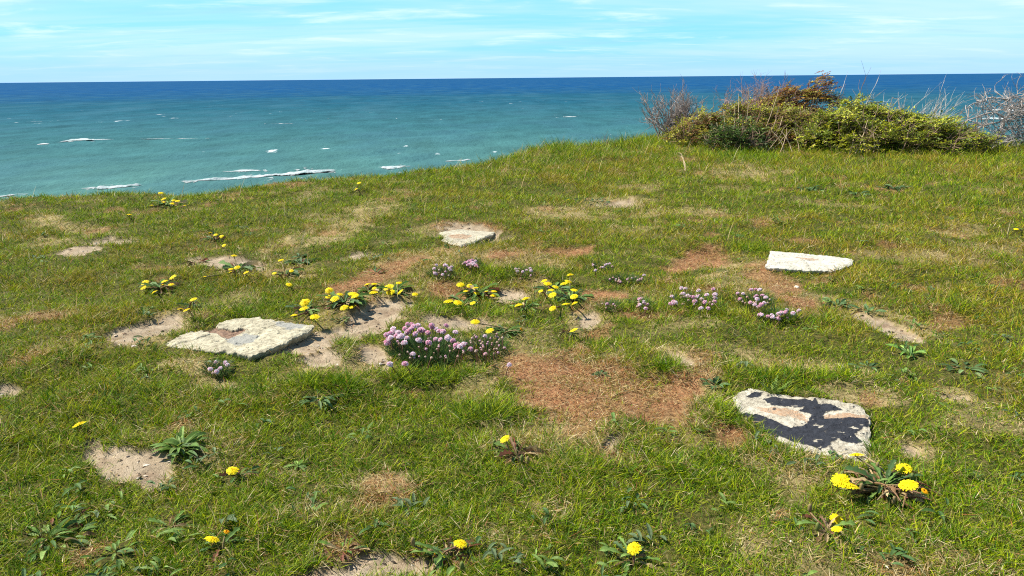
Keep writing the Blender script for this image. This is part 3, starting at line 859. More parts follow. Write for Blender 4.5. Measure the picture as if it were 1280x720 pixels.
# ------------------------------------------------------------------ thrift
def pink_head(seed, pale=0.0):
    rr = random.Random(seed); g = Geo()
    n = 46
    for k in range(n):
        ph = math.acos(1 - 1.45 * (k + .5) / n); th = k * 2.39996
        d = np.array([math.sin(ph) * math.cos(th), math.sin(ph) * math.sin(th), math.cos(ph)])
        a = np.cross(d, [0.2, 0.1, 1.0]); a /= np.linalg.norm(a); b = np.cross(d, a)
        r = rr.uniform(.86, 1.06); w = rr.uniform(.22, .34)
        t = rr.uniform(0, 3.14)
        a, b = a * math.cos(t) + b * math.sin(t), -a * math.sin(t) + b * math.cos(t)
        tl = d * rr.uniform(-.1, .14)
        c = np.array((0.84, 0.49, 0.60)) * rr.uniform(.8, 1.12)
        if rr.random() < .3 + .6 * pale: c = c * .15 + np.array((.90, .82, .84)) * .85
        g.add([d * r * .72, d * r + a * w + tl, d * (r + .1) + b * w * .9, d * r - a * w - tl, d * r - b * w * .9], [(0, 1, 2), (0, 2, 3), (0, 3, 4), (0, 4, 1)], c)
    pts = [(0, 0, -.75), (0, 0, -.5), (0, 0, 0.0), (0, 0, .5), (0, 0, .75)]
    g.tube(pts, [.12, .5, .72, .6, .25], (0.62, .34, .40), 8)
    return g.mesh('flower_head', M_petal)


def bud_mesh(seed):
    rr = random.Random(seed); g = Geo()
    c = [(0.42, .26, .20), (.5, .36, .28), (.52, .30, .36)][seed % 3]
    g.tube([(0, 0, -.9), (0, 0, -.5), (0, 0, 0), (0, 0, .6), (0, 0, .95)], [.2, .65, .9, .6, .15], np.array([[x * k for x in c] for k in (.6, .8, 1, 1.1, 1.2)]), 7)
    return g.mesh('flower_bud', M_petal)


PINKS = [pink_head(k) for k in range(4)]; PALES = [pink_head(10 + k, 1.0) for k in range(3)]; BUDS = [bud_mesh(k) for k in range(3)]
TL = np.array([(0.045, .095, .028), (.06, .12, .03), (.035, .075, .03), (.08, .13, .035)])


def thrift(base, half, heads, label, w=7.5, nb=20, leaves=900, hh=(.035, .06), pale=False, group=None, L0=.045, seeds=0):
    """base: px centre, half: px half sizes of the cushion on the ground"""
    b = at(*base)
    root = empty('thrift', b)
    n = leaves
    a = rng.uniform(0, 2 * np.pi, n); q = np.sqrt(rng.random(n))
    us = base[0] + np.cos(a) * q * half[0]; vs = base[1] + np.sin(a) * q * half[1]
    P = np.array([hit(u, v, b[2]) for u, v in zip(us, vs)])
    P[:, 2] = terr(P[:, 0], P[:, 1]) - .002
    P -= b
    az = np.arctan2(P[:, 0], P[:, 1]) + rng.normal(0, .7, n)
    lean = 0.15 + .75 * q * rng.uniform(.5, 1.2, n)
    L = L0 * rng.uniform(.6, 1.25, n) * (1.15 - .35 * q)
    D = depth(b)
    W = np.full(n, .0016 + .0005 * max(D - 1.5, 0))
    col = TL[rng.integers(0, 4, n)] * rng.uniform(.8, 1.3, (n, 1))
    V, F, S, C = blades(P, az, lean, L, W, col, col * 1.25, np.abs(rng.normal(.4, .3, n)), 2)
    mesh_np('leaf_cushion', V, F, S, M_grass, {'col': C}, parent=root)
    def put(u, v, me, dia, h, nm):
        p = at(u, v, h)
        o = bpy.data.objects.new(nm, me); COL.objects.link(o); o.parent = root
        o.location = p - b
        s = dia / 2; o.scale = (s, s, s * rng.uniform(.75, .95))
        o.rotation_euler = (rng.normal(0, .3), rng.normal(0, .3), rng.uniform(0, 6.28))
        foot = np.array([p[0] + (b[0] - p[0]) * .12 + rng.normal(0, .006), p[1] + (b[1] - p[1]) * .12 + rng.normal(0, .006), 0]); foot[2] = t1(foot[0], foot[1])
        g = stem_mesh(foot - b, p - b - np.array([0, 0, s * .5]), .0010 + .00025 * D, (.16, .15, .06) if rng.random() < .5 else (.25, .13, .08))
        g.build('stem', M_leaf, root, True)
    for hd in heads:
        u, v = hd[:2]; ww = hd[2] if len(hd) > 2 else w
        pl = PALES if (pale or rng.random() < .42) else PINKS
        h = rng.uniform(*hh)
        put(u, v, pl[rng.integers(0, len(pl))], ww * rng.uniform(.85, 1.12) * D / FP, h, 'flower_head')
    for k in range(nb):
        aa = rng.uniform(0, 6.28); qq = math.sqrt(rng.random())
        u = base[0] + math.cos(aa) * qq * half[0] * 1.02; v = base[1] + math.sin(aa) * qq * half[1] * 1.0 - hh[0] * .7 * FP / D * rng.uniform(.5, 1)
        put(u, v, BUDS[k % 3], 3.8 * rng.uniform(.8, 1.2) * D / FP, rng.uniform(hh[0] * .6, hh[1] * .9), 'flower_bud')
    tag(root, label, 'thrift', group)


GT = 'thrift cushions in flower'
h1 = zc([(80, 178), (110, 215), (85, 230), (135, 150), (170, 160), (220, 125), (240, 155), (270, 100), (265, 130), (335, 140), (300, 168), (320, 105), (325, 215), (395, 160), (215, 237), (280, 322), (105, 397), (220, 397),
         (425, 105), (460, 130), (480, 145), (455, 210), (490, 212), (510, 150), (535, 105), (545, 195), (585, 220), (605, 155), (610, 255), (665, 250), (640, 262), (555, 205), (400, 235), (130, 130), (195, 185), (175, 195), (235, 200), (240, 95), (110, 165), (345, 132), (155, 185), (430, 120), (100, 200), (285, 112), (360, 145)], 470, 390, 6.095)
thrift((536, 442), (50, 16), h1, 'largest thrift cushion, thick with pink flower heads, at the centre of the turf', 7.4, 45, 3600, (.035, .06), group=GT, L0=.052)
thrift((607, 436), (27, 13), zc([(835, 322), (1015, 403), (720, 280), (830, 185)], 470, 390, 6.095), 'brownish thrift with many closed buds right of the largest pink cushion', 5.8, 42, 800, (.03, .06), group=GT)
thrift((551, 345), (15, 5), zc([(30, 60), (15, 85), (20, 115), (95, 65), (105, 75), (130, 78), (115, 85), (70, 125), (85, 60), (125, 92)], 540, 320, 5.333), 'dark leaved pale thrift left of the pink one, nearest the farthest slab', 4.2, 6, 500, (.03, .05), True, GT)
thrift((590, 334), (13, 4), zc([(230, 45), (245, 35), (265, 30), (255, 55), (280, 55), (295, 65), (275, 45), (290, 35), (240, 60), (262, 42)], 540, 320, 5.333), 'small compact pink thrift below the farthest slab', 4.6, 8, 450, (.03, .045), False, GT)
thrift((654, 343), (14, 4), zc([(560, 88), (570, 103), (605, 103), (632, 95), (660, 97), (655, 85)], 540, 320, 5.333), 'thrift with six whitish heads in a row above the yellow flowers', 4.0, 4, 300, (.02, .035), True, GT)
thrift((750, 336), (16, 4), zc([(1075, 62), (1140, 75), (1155, 60), (1165, 55), (1185, 52), (1090, 95)], 540, 320, 5.333), 'sparse thrift with tiny whitish heads right of the yellow clumps, far side', 3.2, 4, 150, (.02, .035), True, GT)
thrift((803, 386), (11, 5), zc([(215, 222), (230, 250), (240, 285), (205, 262), (245, 260), (200, 225), (228, 240)], 760, 330, 5.12), 'narrow pink thrift at the left end of the right hand row', 4.6, 8, 350, (.025, .045), False, GT)
thrift((866, 380), (32, 9), zc([(410, 212), (405, 255), (430, 255), (420, 245), (470, 155), (495, 155), (480, 190), (510, 205), (545, 215), (555, 240), (580, 172), (570, 210), (632, 198), (595, 285), (642, 285), (675, 160), (685, 190), (685, 217), (682, 242), (620, 245), (600, 225)], 760, 330, 5.12),
       'wide loose thrift with scattered pink heads in the middle of the right hand row', 5.8, 24, 1000, (.025, .05), False, GT)
thrift((944, 380), (20, 8), zc([(830, 185), (865, 185), (915, 165), (945, 162), (970, 165), (950, 205), (955, 225), (990, 200), (1000, 250), (980, 265), (965, 272), (910, 250), (1010, 215), (940, 265), (845, 225)], 760, 330, 5.12),
       'pink thrift at the left border of the brown worn patch', 5.2, 12, 600, (.025, .045), False, GT)
thrift((972, 397), (24, 5), zc([(985, 325), (1050, 320), (1055, 340), (1025, 320), (1090, 340), (1110, 310), (1145, 293), (1185, 315), (1220, 300), (1135, 315), (970, 325), (1090, 320)], 760, 330, 5.12),
       'low pink thrift closest to the viewer in the right hand row', 5.6, 6, 500, (.025, .04), False, GT)
thrift((272, 466), (16, 5), zc([(405, 508), (450, 528), (475, 505), (510, 465), (525, 480), (445, 460)], 190, 370, 5.565), 'tiny thrift with a few whitish heads just in front of the cream slab', 5.6, 2, 260, (.015, .028), True, GT)
thrift((782, 352), (24, 3), [(805, 344, 4.5), (770, 349, 3), (790, 348, 3)], 'faded thrift with greyish seed heads behind the right hand row', 4, 16, 300, (.015, .03), True, GT)
thrift((762, 386), (14, 5), [(759, 380, 5)], 'leafy thrift with one lone pink head right of the yellow clumps', 4, 4, 350, (.02, .03), False, GT)

# ------------------------------------------------------------------ other herbs
PL = np.array([(0.085, .15, .025), (.105, .18, .03), (.06, .115, .025), (.15, .22, .05)])
GREY = np.array([(0.07, .125, .04), (.09, .15, .05), (.055, .10, .035), (.12, .18, .06)])
GH = 'wild rosettes in the turf'


def herb(base, n, L, W, label, rise=(.2, .9), dead=.08, pal=PL, name='plantain', cat='plant', spread=.02, tooth=0.0):
    n = int(n * 1.3); L = L * .62; W = W * .66
    b = at(*base)
    root = empty(name, b); CLEAR.append((b[0], b[1], L * .95 + spread * .7))
    rosette(root, n, L, W, dead, tooth, rise, 'leaf_rosette', pal, spread)
    tag(root, label, cat, GH)


herb((226, 562), 34, .085, .019, 'bushy green plantain with long leaves at the right end of the pale sand', (.2, 1.0), .04, spread=.03)
herb((398, 494), 20, .07, .015, 'dark plantain rosette in lush turf below the sandy rise', (.1, .6), .1, GREY, spread=.03)
herb((378, 330), 26, .09, .028, 'dark leafy rosette between the sandy strip and the dandelion row', (.2, .8), .1, GREY, spread=.05)
herb((375, 322), 10, .06, .02, 'small grey rosette behind the dark leafy one', (.1, .6), .1, GREY, spread=.03)
herb((1046, 384), 16, .08, .022, 'grey green rosette right of the brown worn patch', (.2, .9), .05, GREY, spread=.03)
herb((1084, 393), 12, .08, .018, 'rosette with drooping leaves above the sandy streak on the right', (.2, .9), .2, GREY, spread=.03)
herb((1118, 241), 16, .14, .04, 'broad dark plant in the far turf below the right shrub', (.2, .8), .05, GREY, spread=.06)
herb((1012, 240), 12, .14, .03, 'dark upright plant in the far turf below the middle of the shrubs', (.5, 1.2), .05, GREY, spread=.08)
herb((1072, 244), 9, .11, .035, 'small dark plant left of the broad dark plant in the far turf', (.2, .9), .05, GREY, spread=.05)
herb((62, 674), 44, .062, .014, 'spreading broad leaved weed at the bottom left', (.1, .8), .1, spread=.07)
herb((145, 692), 16, .05, .011, 'narrow leaved weed right of the spreading bottom left weed', (.1, .7), .1, spread=.04)
herb((1138, 444), 12, .08, .016, 'yellowish narrow leaved weed in the turf right of the worn patches', (.3, 1.0), .05, PL * 1.5, spread=.02)
herb((1206, 462), 12, .07, .018, 'flat grey weed in the turf near the right side', (.05, .4), .1, GREY, spread=.04)
herb((1085, 460), 8, .05, .014, 'little flat weed left of the flat grey weed', (.05, .4), .1, GREY, spread=.03)
herb((750, 470), 14, .035, .011, 'small grey weed growing alone on the rusty patch', (.3, 1.0), .05, GREY, spread=.015)
herb((428, 692), 20, .06, .015, 'withered brown weed with curled leaves at the left end of the bottom sand', (.3, 1.2), .85, spread=.03, tooth=.4)
herb((372, 584), 8, .06, .012, 'thin leaved weed lying flat in the turf right of the lone dandelion', (.05, .3), .0, PL * 1.3, spread=.004)
herb((605, 201), 26, .17, .02, 'dark sword leaved tuft on the cliff edge skyline', (.6, 1.4), .05, GREY * .7, name='sword_leaved_tuft', spread=.06)
herb((740, 252), 18, .09, .02, 'dark low weed beside the farthest straw patch', (.2, .9), .1, GREY * .8, spread=.12)
herb((470, 342), 14, .06, .015, 'brown withered weed on the red brown streak above the dandelion row', (.2, 1.0), .6, spread=.04)
herb((247, 330), 16, .06, .014, 'brown withered weed at the left end of the sandy strip', (.2, 1.0), .8, spread=.04)
herb((426, 402), 10, .04, .014, 'small dusty weed on the sandy rise', (.2, 1.0), .4, GREY, spread=.02)
herb((893, 482), 14, .05, .013, 'small dark weed left of the black coated slab', (.3, 1.0), .0, GREY, spread=.02)
herb((212, 660), 12, .06, .016, 'toothed leaf rosette left of the yellow and orange flowers', (.1, .8), .25, spread=.02, tooth=.4)


def feather_weed(base, label):
    b = at(*base); root = empty('yarrow', b); g = Geo()
    for k in range(12):
        a = rng.uniform(0, 6.28); L = rng.uniform(.035, .07); rs = rng.uniform(.5, 1.3)
        p0 = np.array([rng.normal(0, .008), rng.normal(0, .008), 0]); d = np.array([math.sin(a) * math.cos(rs), math.cos(a) * math.cos(rs), math.sin(rs)])
        c = np.array((.13, .2, .03)) * rng.uniform(.8, 1.3)
        g.tube([p0 + d * L * t for t in (0, .35, .7, 1)], [.0012, .001, .0008, .0003], c, 4)
        sd = np.cross(d, [0, 0, 1.0]); sd /= np.linalg.norm(sd) + 1e-6
        for t in np.linspace(.25, .98, 11):
            for s in (-1, 1):
                q = p0 + d * L * t; e = q + (sd * s * .8 + d * .6) * .013 * (1.15 - t) + np.array([0, 0, rng.normal(0, .002)])
                w = d * .0016
                g.add([q - w, q + w, e + w * .6, e - w * .3], [(0, 1, 2, 3)], c * rng.uniform(.9, 1.2))
    g.build('leaves', M_leaf, root)
    tag(root, label, 'plant', GH)
feather_weed((968, 493), 'bright green feathery weed hanging over the back edge of the black coated slab')

parts = [build_grass('near', 520000, 0.95, 2.5, R(50), 3, 1.0), build_grass('far', 860000, 2.5, 13.5, R(47), 2, 1.0)]
off = 0; VV = []; FF = []; SS = []; CC = []
for V, F, S, C in parts:
    VV.append(V); FF.append(F + off); SS.append(S); CC.append(C); off += len(V)
g = mesh_np('grass', np.concatenate(VV), np.concatenate(FF), np.concatenate(SS), M_grass, {'col': np.concatenate(CC)})
tag(g, 'short wind combed turf covering the cliff top, green with straw blades', 'grass', kind='stuff')
del parts, VV, FF, SS, CC


# small broad leaves growing through the turf
def build_leaves():
    g = Geo(); n = 420
    x, y = scatter(n, 1.1, 5.5, 0, R(44))
    sa, ru, st, lu = masks(x, y)
    k = (sa < .2) & (ru < .5) & ~on_slab(x, y) & (fbm(x * 1.7, y * 1.7, 77, 3) > -.15)
    x, y = x[k], y[k]; z = terr(x, y); r = np.hypot(x, y)
    for i in range(len(x)):
        c = np.array([(.085, .15, .03), (.06, .115, .03), (.13, .20, .04), (.10, .14, .06)][rng.integers(0, 4)])
        sc = rng.uniform(.7, 1.3) * (1 + .12 * max(0, r[i] - 2))
        for q in range(rng.integers(3, 8)):
            a = rng.uniform(0, 6.28); rs = rng.uniform(.1, .9)
            strap_leaf(g, (x[i] + rng.normal(0, .012), y[i] + rng.normal(0, .012), z[i] + rng.uniform(.004, .018)), a, .026 * sc * rng.uniform(.6, 1.3), .0075 * sc * rng.uniform(.7, 1.2), rs, rs + rng.uniform(.1, .8), c * rng.uniform(.75, 1.35), 0, 3, .2, 5, rng.normal(0, .4))
    tag(g.build('clover_leaves', M_leaf), 'small dull green broad leaves mixed into the turf', 'leaves', kind='stuff')
build_leaves()


# crumbs of soil, chips and snippets of dead stalk on the bare patches
def build_litter():
    x, y = scatter(90000, 1.0, 7.5, 0, R(44))
    sa, ru, st, lu = masks(x, y)
    k = (rng.random(len(x)) < .40 * sa + .05 * ru + .02 * st) & ~on_slab(x, y)
    x, y = x[k], y[k]; n = len(x); z = terr(x, y); r = np.hypot(x, y)
    sz = (.0009 + .0028 * rng.random(n) ** 4) * (.7 + .35 * r)
    V = np.array([(1, 0, 0), (-1, 0, 0), (0, 1, 0), (0, -1, 0), (0, 0, .7), (0, 0, -.5)], float)
    F = np.array([(0, 2, 4), (2, 1, 4), (1, 3, 4), (3, 0, 4), (2, 0, 5), (1, 2, 5), (3, 1, 5), (0, 3, 5)])
    a = rng.uniform(0, 6.28, n); el = rng.uniform(.5, 2.2, n)
    P = V[None] * (sz[:, None, None] * rng.uniform(.6, 1.3, (n, 6, 1)))
    P[:, :, 0] *= el[:, None]
    X = P[:, :, 0] * np.cos(a)[:, None] - P[:, :, 1] * np.sin(a)[:, None]; Y = P[:, :, 0] * np.sin(a)[:, None] + P[:, :, 1] * np.cos(a)[:, None]
    P = np.stack([X + x[:, None], Y + y[:, None], P[:, :, 2] + z[:, None] + sz[:, None] * .3], 2)
    pal = np.array([(.50, .40, .29), (.30, .21, .13), (.12, .08, .05), (.62, .54, .42), (.20, .13, .08), (.05, .035, .025)])
    C = np.repeat(pick(pal, n) * rng.uniform(.7, 1.2, (n, 1)), 6, axis=0)
    o = mesh_np('litter', P.reshape(-1, 3), (np.arange(n)[:, None] * 6 + F.ravel()[None]).ravel(), np.full(n * 8, 3), M_twig, {'col': C})
    tag(o, 'crumbs of soil and plant scraps lying on the bare sandy patches', 'litter', kind='stuff')
build_litter()

# ------------------------------------------------------------------ pebbles
def pebble(base, w, col, label):
    p = at(*base); D = depth(p); s = w * D / FP / 2
    import bmesh
    bm = bmesh.new(); bmesh.ops.create_icosphere(bm, subdivisions=3, radius=1)
    sd = rng.uniform(0, 50)
    for v in bm.verts:
        c = v.co; k = 1 + .25 * float(fbm(np.array([c.x * 1.3 + sd]), np.array([c.y * 1.3 + c.z]), 5, 3)[0])
        v.co = Vector((c.x * s * k, c.y * s * .7 * k, c.z * s * .5 * k))
    me = bpy.data.meshes.new('pebble'); bm.to_mesh(me); bm.free()
    for f in me.polygons: f.use_smooth = True
    a = me.attributes.new('col', 'FLOAT_COLOR', 'POINT'); a.data.foreach_set('color', np.tile([*col, 1], len(me.vertices)).astype(np.float32))
    me.materials.append(M_twig)
    o = bpy.data.objects.new('pebble', me); COL.objects.link(o); o.location = (p[0], p[1], p[2] + s * .25); o.rotation_euler = (0, 0, rng.uniform(0, 6))
    tag(o, label, 'pebble', 'small stones on the bare ground')
pebble((168, 434), 8, (.6, .5, .46), 'small pinkish stone at the front of the worn strip left of the cream slab')
pebble((996, 360), 7, (.62, .54, .42), 'small pale stone on the brown worn patch under the white slab')
pebble((516, 704), 4, (.12, .1, .09), 'small dark stone on the bottom sand')
pebble((470, 320), 5, (.6, .56, .46), 'pale stone chip on the worn spot left of the farthest slab')
pebble((160, 571), 4, (.2, .16, .13), 'dark stone chip on the pale sand beside the plantain')

# ------------------------------------------------------------------ shrubs
def m_per_px(p): return depth(p) / FP


def twig(g, p, d, L, r, lev, col, wind=(0.25, 0, 0.05), fork=3, jit=.45, seg=4, shrink=.62):
    pts = [np.array(p, float)]; dd = np.array(d, float)
    for i in range(seg):
        dd = dd + rng.normal(0, jit * .35, 3) + np.array(wind) * .2
        dd /= np.linalg.norm(dd)
        pts.append(pts[-1] + dd * L / seg)
    g.tube(pts, np.linspace(r, r * .55, seg + 1), np.array(col) * rng.uniform(.75, 1.2), 4)
    if lev > 0:
        for k in range(fork):
            i = rng.integers(1, seg + 1)
            nd = dd + rng.normal(0, jit * 1.3, 3); nd[2] += .15; nd /= np.linalg.norm(nd)
            twig(g, pts[i], nd, L * shrink * rng.uniform(.7, 1.2), r * .55, lev - 1, col, wind, fork, jit, seg, shrink)


def shrub(base, mounds, nspray, pal, label, dens=.1, leaf=.034, name='shrub', stems=26, wind=.45, gap=.0, twigc=(.24, .155, .10), Lsp=(.10, .24)):
    """mounds: (dx px, half width px, height px, depth offset m, depth radius m) around the base pixel"""
    b = at(*base); s = m_per_px(b)
    root = empty(name, b)
    LV = []; LC = []
    areas = np.array([m[1] * m[2] for m in mounds], float); areas /= areas.sum()
    gt = Geo()
    for mi, (dx, hw, hh, dy, dr) in enumerate(mounds):
        n = int(nspray * areas[mi])
        c = np.array([dx * s, dy, 0.0]); rad = np.array([hw * s, dr, hh * s])
        th = rng.uniform(0, 2 * np.pi, n); cz = rng.random(n) ** .8
        sn = np.sqrt(1 - cz ** 2)
        dirs = np.stack([np.cos(th) * sn, np.sin(th) * sn, cz], 1)
        sh = rng.uniform(.62, 1.0, n) ** .6
        bump = 1 + .16 * fbm(dirs[:, 0] * 3 + mi * 9, dirs[:, 1] * 3 + dirs[:, 2] * 2.5, 81, 3)
        P = c + dirs * rad * (sh * bump)[:, None]
        # tiers: sprays gather on sloping shelves
        tier = fbm(P[:, 0] * 2.0 + P[:, 1] * 1.5, P[:, 2] * 9 + P[:, 0] * 1.2, 83 + mi, 3)
        ok = (tier > -.22 + gap) & (rng.random(len(P)) < .35 + .65 * sstep(.05, .5, P[:, 2] / rad[2]))
        P = P[ok]; dirs = dirs[ok]; tier = tier[ok]; sh = sh[ok]
        for i in range(len(P)):
            d = dirs[i] * np.array([.7, .7, .12]) + np.array([wind, -.05, .04]) + rng.normal(0, .28, 3) * np.array([1, 1, .7])
            d /= np.linalg.norm(d)
            Ls = rng.uniform(*Lsp)
            side = np.cross(d, [0, 0, 1.0]); side /= np.linalg.norm(side) + 1e-6
            nrm = np.cross(side, d)
            base_c = pal[rng.integers(0, len(pal))] * rng.uniform(.75, 1.25)
            gt.tube([P[i] - d * Ls * .5, P[i], P[i] + d * Ls], [.003, .0025, .0012], np.array(twigc) * rng.uniform(.7, 1.2), 3)
            nl = rng.integers(9, 14)
            for k in range(nl):
                t = (k + .5) / nl
                q = P[i] + d * Ls * (t * 1.3 - .3)
                sg = 1 if k % 2 else -1
                ld = side * sg * rng.uniform(.5, 1) + d * .6 + nrm * rng.uniform(-.15, .55) + rng.normal(0, .25, 3)
                ld /= np.linalg.norm(ld)
                lw = np.cross(ld, nrm * .6 + np.array([-.25, 0, .6]) + rng.normal(0, .28, 3)); lw /= np.linalg.norm(lw) + 1e-6
                l = leaf * rng.uniform(.7, 1.3); w = l * rng.uniform(.42, .6)
                up = np.cross(lw, ld) * w * .18
                LV += [q, q + ld * l * .45 + lw * w * .5 + up, q + ld * l - up * .8, q + ld * l * .45 - lw * w * .5 + up]
                LC += [base_c * rng.uniform(.8, 1.25)] * 4
    n4 = len(LV) // 4
    i = np.arange(n4)[:, None] * 4
    F = (i + np.array([0, 1, 2, 0, 2, 3])[None]).ravel()
    mesh_np('crown', np.array(LV), F, np.full(n4 * 2, 3), M_shrub, {'col': np.array(LC)}, parent=root)
    for k in range(stems):
        m = mounds[rng.integers(0, len(mounds))]
        a = rng.uniform(0, 6.28)
        p = np.array([m[0] * s + m[1] * s * .75 * math.cos(a), m[3] + m[4] * .75 * math.sin(a), -.02])
        d = np.array([.25 + .4 * math.cos(a), .3 * math.sin(a), .8]); d /= np.linalg.norm(d)
        twig(gt, p, d, m[2] * s * rng.uniform(.5, .8), .008, 2, twigc, fork=3)
    gt.build('branches', M_twig, root)
    tag(root, label, 'shrub', 'wind shaped shrubs on the cliff edge')
    return root


YG = np.array([(.36, .38, .02), (.27, .31, .02), (.17, .22, .02), (.09, .125, .02), (.44, .43, .03), (.21, .26, .02)])
OL = np.array([(.31, .31, .025), (.22, .24, .022), (.13, .15, .022), (.37, .34, .03), (.26, .13, .045), (.17, .17, .03)])
RU = np.array([(.32, .17, .028), (.22, .09, .03), (.36, .27, .03), (.18, .07, .03), (.33, .31, .03), (.13, .08, .03)])
DG = np.array([(.05, .10, .018), (.075, .135, .02), (.04, .075, .018), (.10, .165, .025)])
shrub((1125, 190), [(0, 100, 58, .7, .75), (-62, 58, 48, .35, .6), (62, 56, 38, .4, .6), (92, 34, 26, .35, .5), (12, 70, 38, .0, .5), (-20, 60, 60, .8, .6)], 5200, YG,
      'large sprawling yellow green shrub, rightmost of the leafy shrubs', wind=.5, stems=70, Lsp=(.07, .16))
shrub((965, 186), [(-8, 70, 56, .75, .7), (-72, 50, 42, .65, .6), (40, 62, 50, .7, .7), (15, 50, 34, .25, .4)], 4000, OL,
      'olive and brown sprawling shrub left of the yellow green one', wind=.5, stems=80, gap=.0, Lsp=(.07, .17), twigc=(.27, .155, .10))
shrub((1030, 178), [(-4, 44, 72, .85, .5), (18, 32, 79, .85, .45), (-34, 40, 64, .9, .5)], 2300, RU,
      'russet leaved bush rising to the highest leafy point', wind=.7, stems=14, gap=-.05, Lsp=(.07, .15))
shrub((926, 190), [(0, 36, 44, .25, .35), (-16, 24, 30, .15, .3), (18, 22, 28, .15, .3)], 620, DG,
      'small rounded dark green bush standing in front of the olive shrub', wind=.1, stems=8, Lsp=(.07, .15), leaf=.03)


def bare(base, spots, label, col, L, r=.006, lev=3, fork=3, wind=(.3, 0, .05), name='bare_bush', tilt=.25, cat='bare bush', jit=.45):
    """spots: (dx px, dy m, lean x, length scale)"""
    b = at(*base); s = m_per_px(b); root = empty(name, b); g = Geo()
    for dx, dy, lx, ls in spots:
        d = np.array([lx + rng.normal(0, tilt), rng.normal(0, tilt * .6), 1.0]); d /= np.linalg.norm(d)
        twig(g, np.array([dx * s, dy, -.03]), d, L * ls * rng.uniform(.8, 1.1), r, lev, col, wind, fork, jit)
    g.build('branches', M_twig, root)
    tag(root, label, cat, 'leafless growth on the cliff edge')


bare((842, 173), [(rng.uniform(-17, 17), rng.uniform(-.1, .3), -.05, 1) for _ in range(24)], 'leafless grey brown bush at the left end of the shrubs',
     (.30, .24, .21), .45, .011, 3, 4, (.08, 0, .25), tilt=.2)
bare((862, 172), [(rng.uniform(-14, 25), rng.uniform(0, .3), .15, .6) for _ in range(9)], 'low leafless brown bush between the grey one and the olive shrub', (.24, .16, .13), .34, .005, 3, 3, (.25, 0, 0.05))
bare((968, 172), [(rng.uniform(-36, 45), rng.uniform(.9, 1.4), 0, 1) for _ in range(30)], 'leafless reddish brown bush showing above the olive shrub',
     (.33, .22, .185), .46, .009, 3, 4, (.25, 0, .15))
bare((1120, 180), [(-45, 1.2, -.4, 1.15), (-30, 1.1, .35, .8), (-14, 1.2, .0, 1.1), (-4, 1.25, .1, 1.1), (5, 1.2, .3, 1.2), (16, 1.1, -.2, .95), (30, 1.2, .1, .75), (-70, 1.2, .1, .85), (-60, 1.1, -.3, .8)],
     'tall bare grey stems rising behind the yellow green shrub', (.52, .48, .43), .52, .008, 2, 2, (.0, 0, .12), 'bare_shrub', .2, jit=.32)
bare((1190, 182), [(rng.uniform(-35, 22), rng.uniform(.6, 1.1), rng.uniform(-.1, .7), rng.uniform(.7, 1.2)) for _ in range(34)], 'pale bleached fan of bare twigs behind the right end of the yellow green shrub',
     (.52, .47, .41), .40, .005, 2, 3, (.25, 0, .1), 'bare_twigs', .3, jit=.3)


def driftwood():
    b = at(1262, 186); s = m_per_px(b); root = empty('dead_branches', b); g = Geo()
    main = [  # arching limbs drawn in metres around the base
        [(-72, 14, .3), (-40, 40, .3), (-10, 52, .3), (14, 62, .25), (40, 66, .2)], [(-48, 20, .1), (-25, 33, .2), (5, 42, .2), (35, 45, .2), (60, 55, .2)],
        [(-20, 4, 0), (-8, 22, .1), (-4, 45, .1), (8, 66, .15), (30, 80, .2)], [(10, 0, 0), (2, 25, 0), (-10, 50, .1), (-30, 62, .2)], [(-38, 2, -.1), (-15, 15, -.1), (15, 22, 0), (45, 20, 0)],
        [(-30, 68, .3), (-18, 75, .25), (0, 74, .2), (18, 78, .15)], [(20, 0, 0), (24, 28, .05), (22, 55, .1), (32, 78, .1)], [(45, 0, 0), (38, 30, 0), (20, 52, .1), (0, 60, .1)], [(-55, 8, .2), (-30, 10, .1), (0, 28, .1), (28, 30, .1)]]
    for m in main:
        m = np.array([(a * s, c, z * s) for a, z, c in m])
        t = np.linspace(0, len(m) - 1, 16); pts = np.stack([np.interp(t, range(len(m)), m[:, j]) for j in range(3)], 1)
        pts += rng.normal(0, .008, pts.shape)
        c = np.array((.38, .34, .31)) * rng.uniform(.7, 1.2)
        pts[:, 2] *= .82
        g.tube(pts, np.linspace(.013, .006, 16), c, 6)
        for k in range(20):
            i = rng.integers(2, 16)
            d = np.array([rng.uniform(-.6, 1), rng.normal(0, .4), rng.uniform(-.6, .45)]); d /= np.linalg.norm(d)
            twig(g, pts[i], d, rng.uniform(.12, .27), .006, 2, (.33, .29, .26), (.1, 0, 0), 3, .55)
    g.build('branches', M_twig, root)
    tag(root, 'tangled grey dead branches at the far right of the shrubs', 'dead branches', 'leafless growth on the cliff edge')
driftwood()

bare((672, 184), [(-8, 0, .2, 1), (-4, .1, .5, 1), (0, 0, .6, 1.1), (6, .1, .5, .9)], 'dark little bare twig sprig alone on the skyline left of the shrubs', (.12, .09, .08), .16, .005, 2, 2, (.5, 0, 0), 'bare_twigs', .2)
bare((725, 182), [(rng.uniform(-25, 60), rng.uniform(-.1, .2), .6, rng.uniform(.6, 1.1)) for _ in range(9)], 'thin grey bent twigs along the skyline between the sprig and the shrubs', (.30, .26, .23), .17, .004, 1, 2, (.6, 0, -.05), 'bare_twigs', .3)


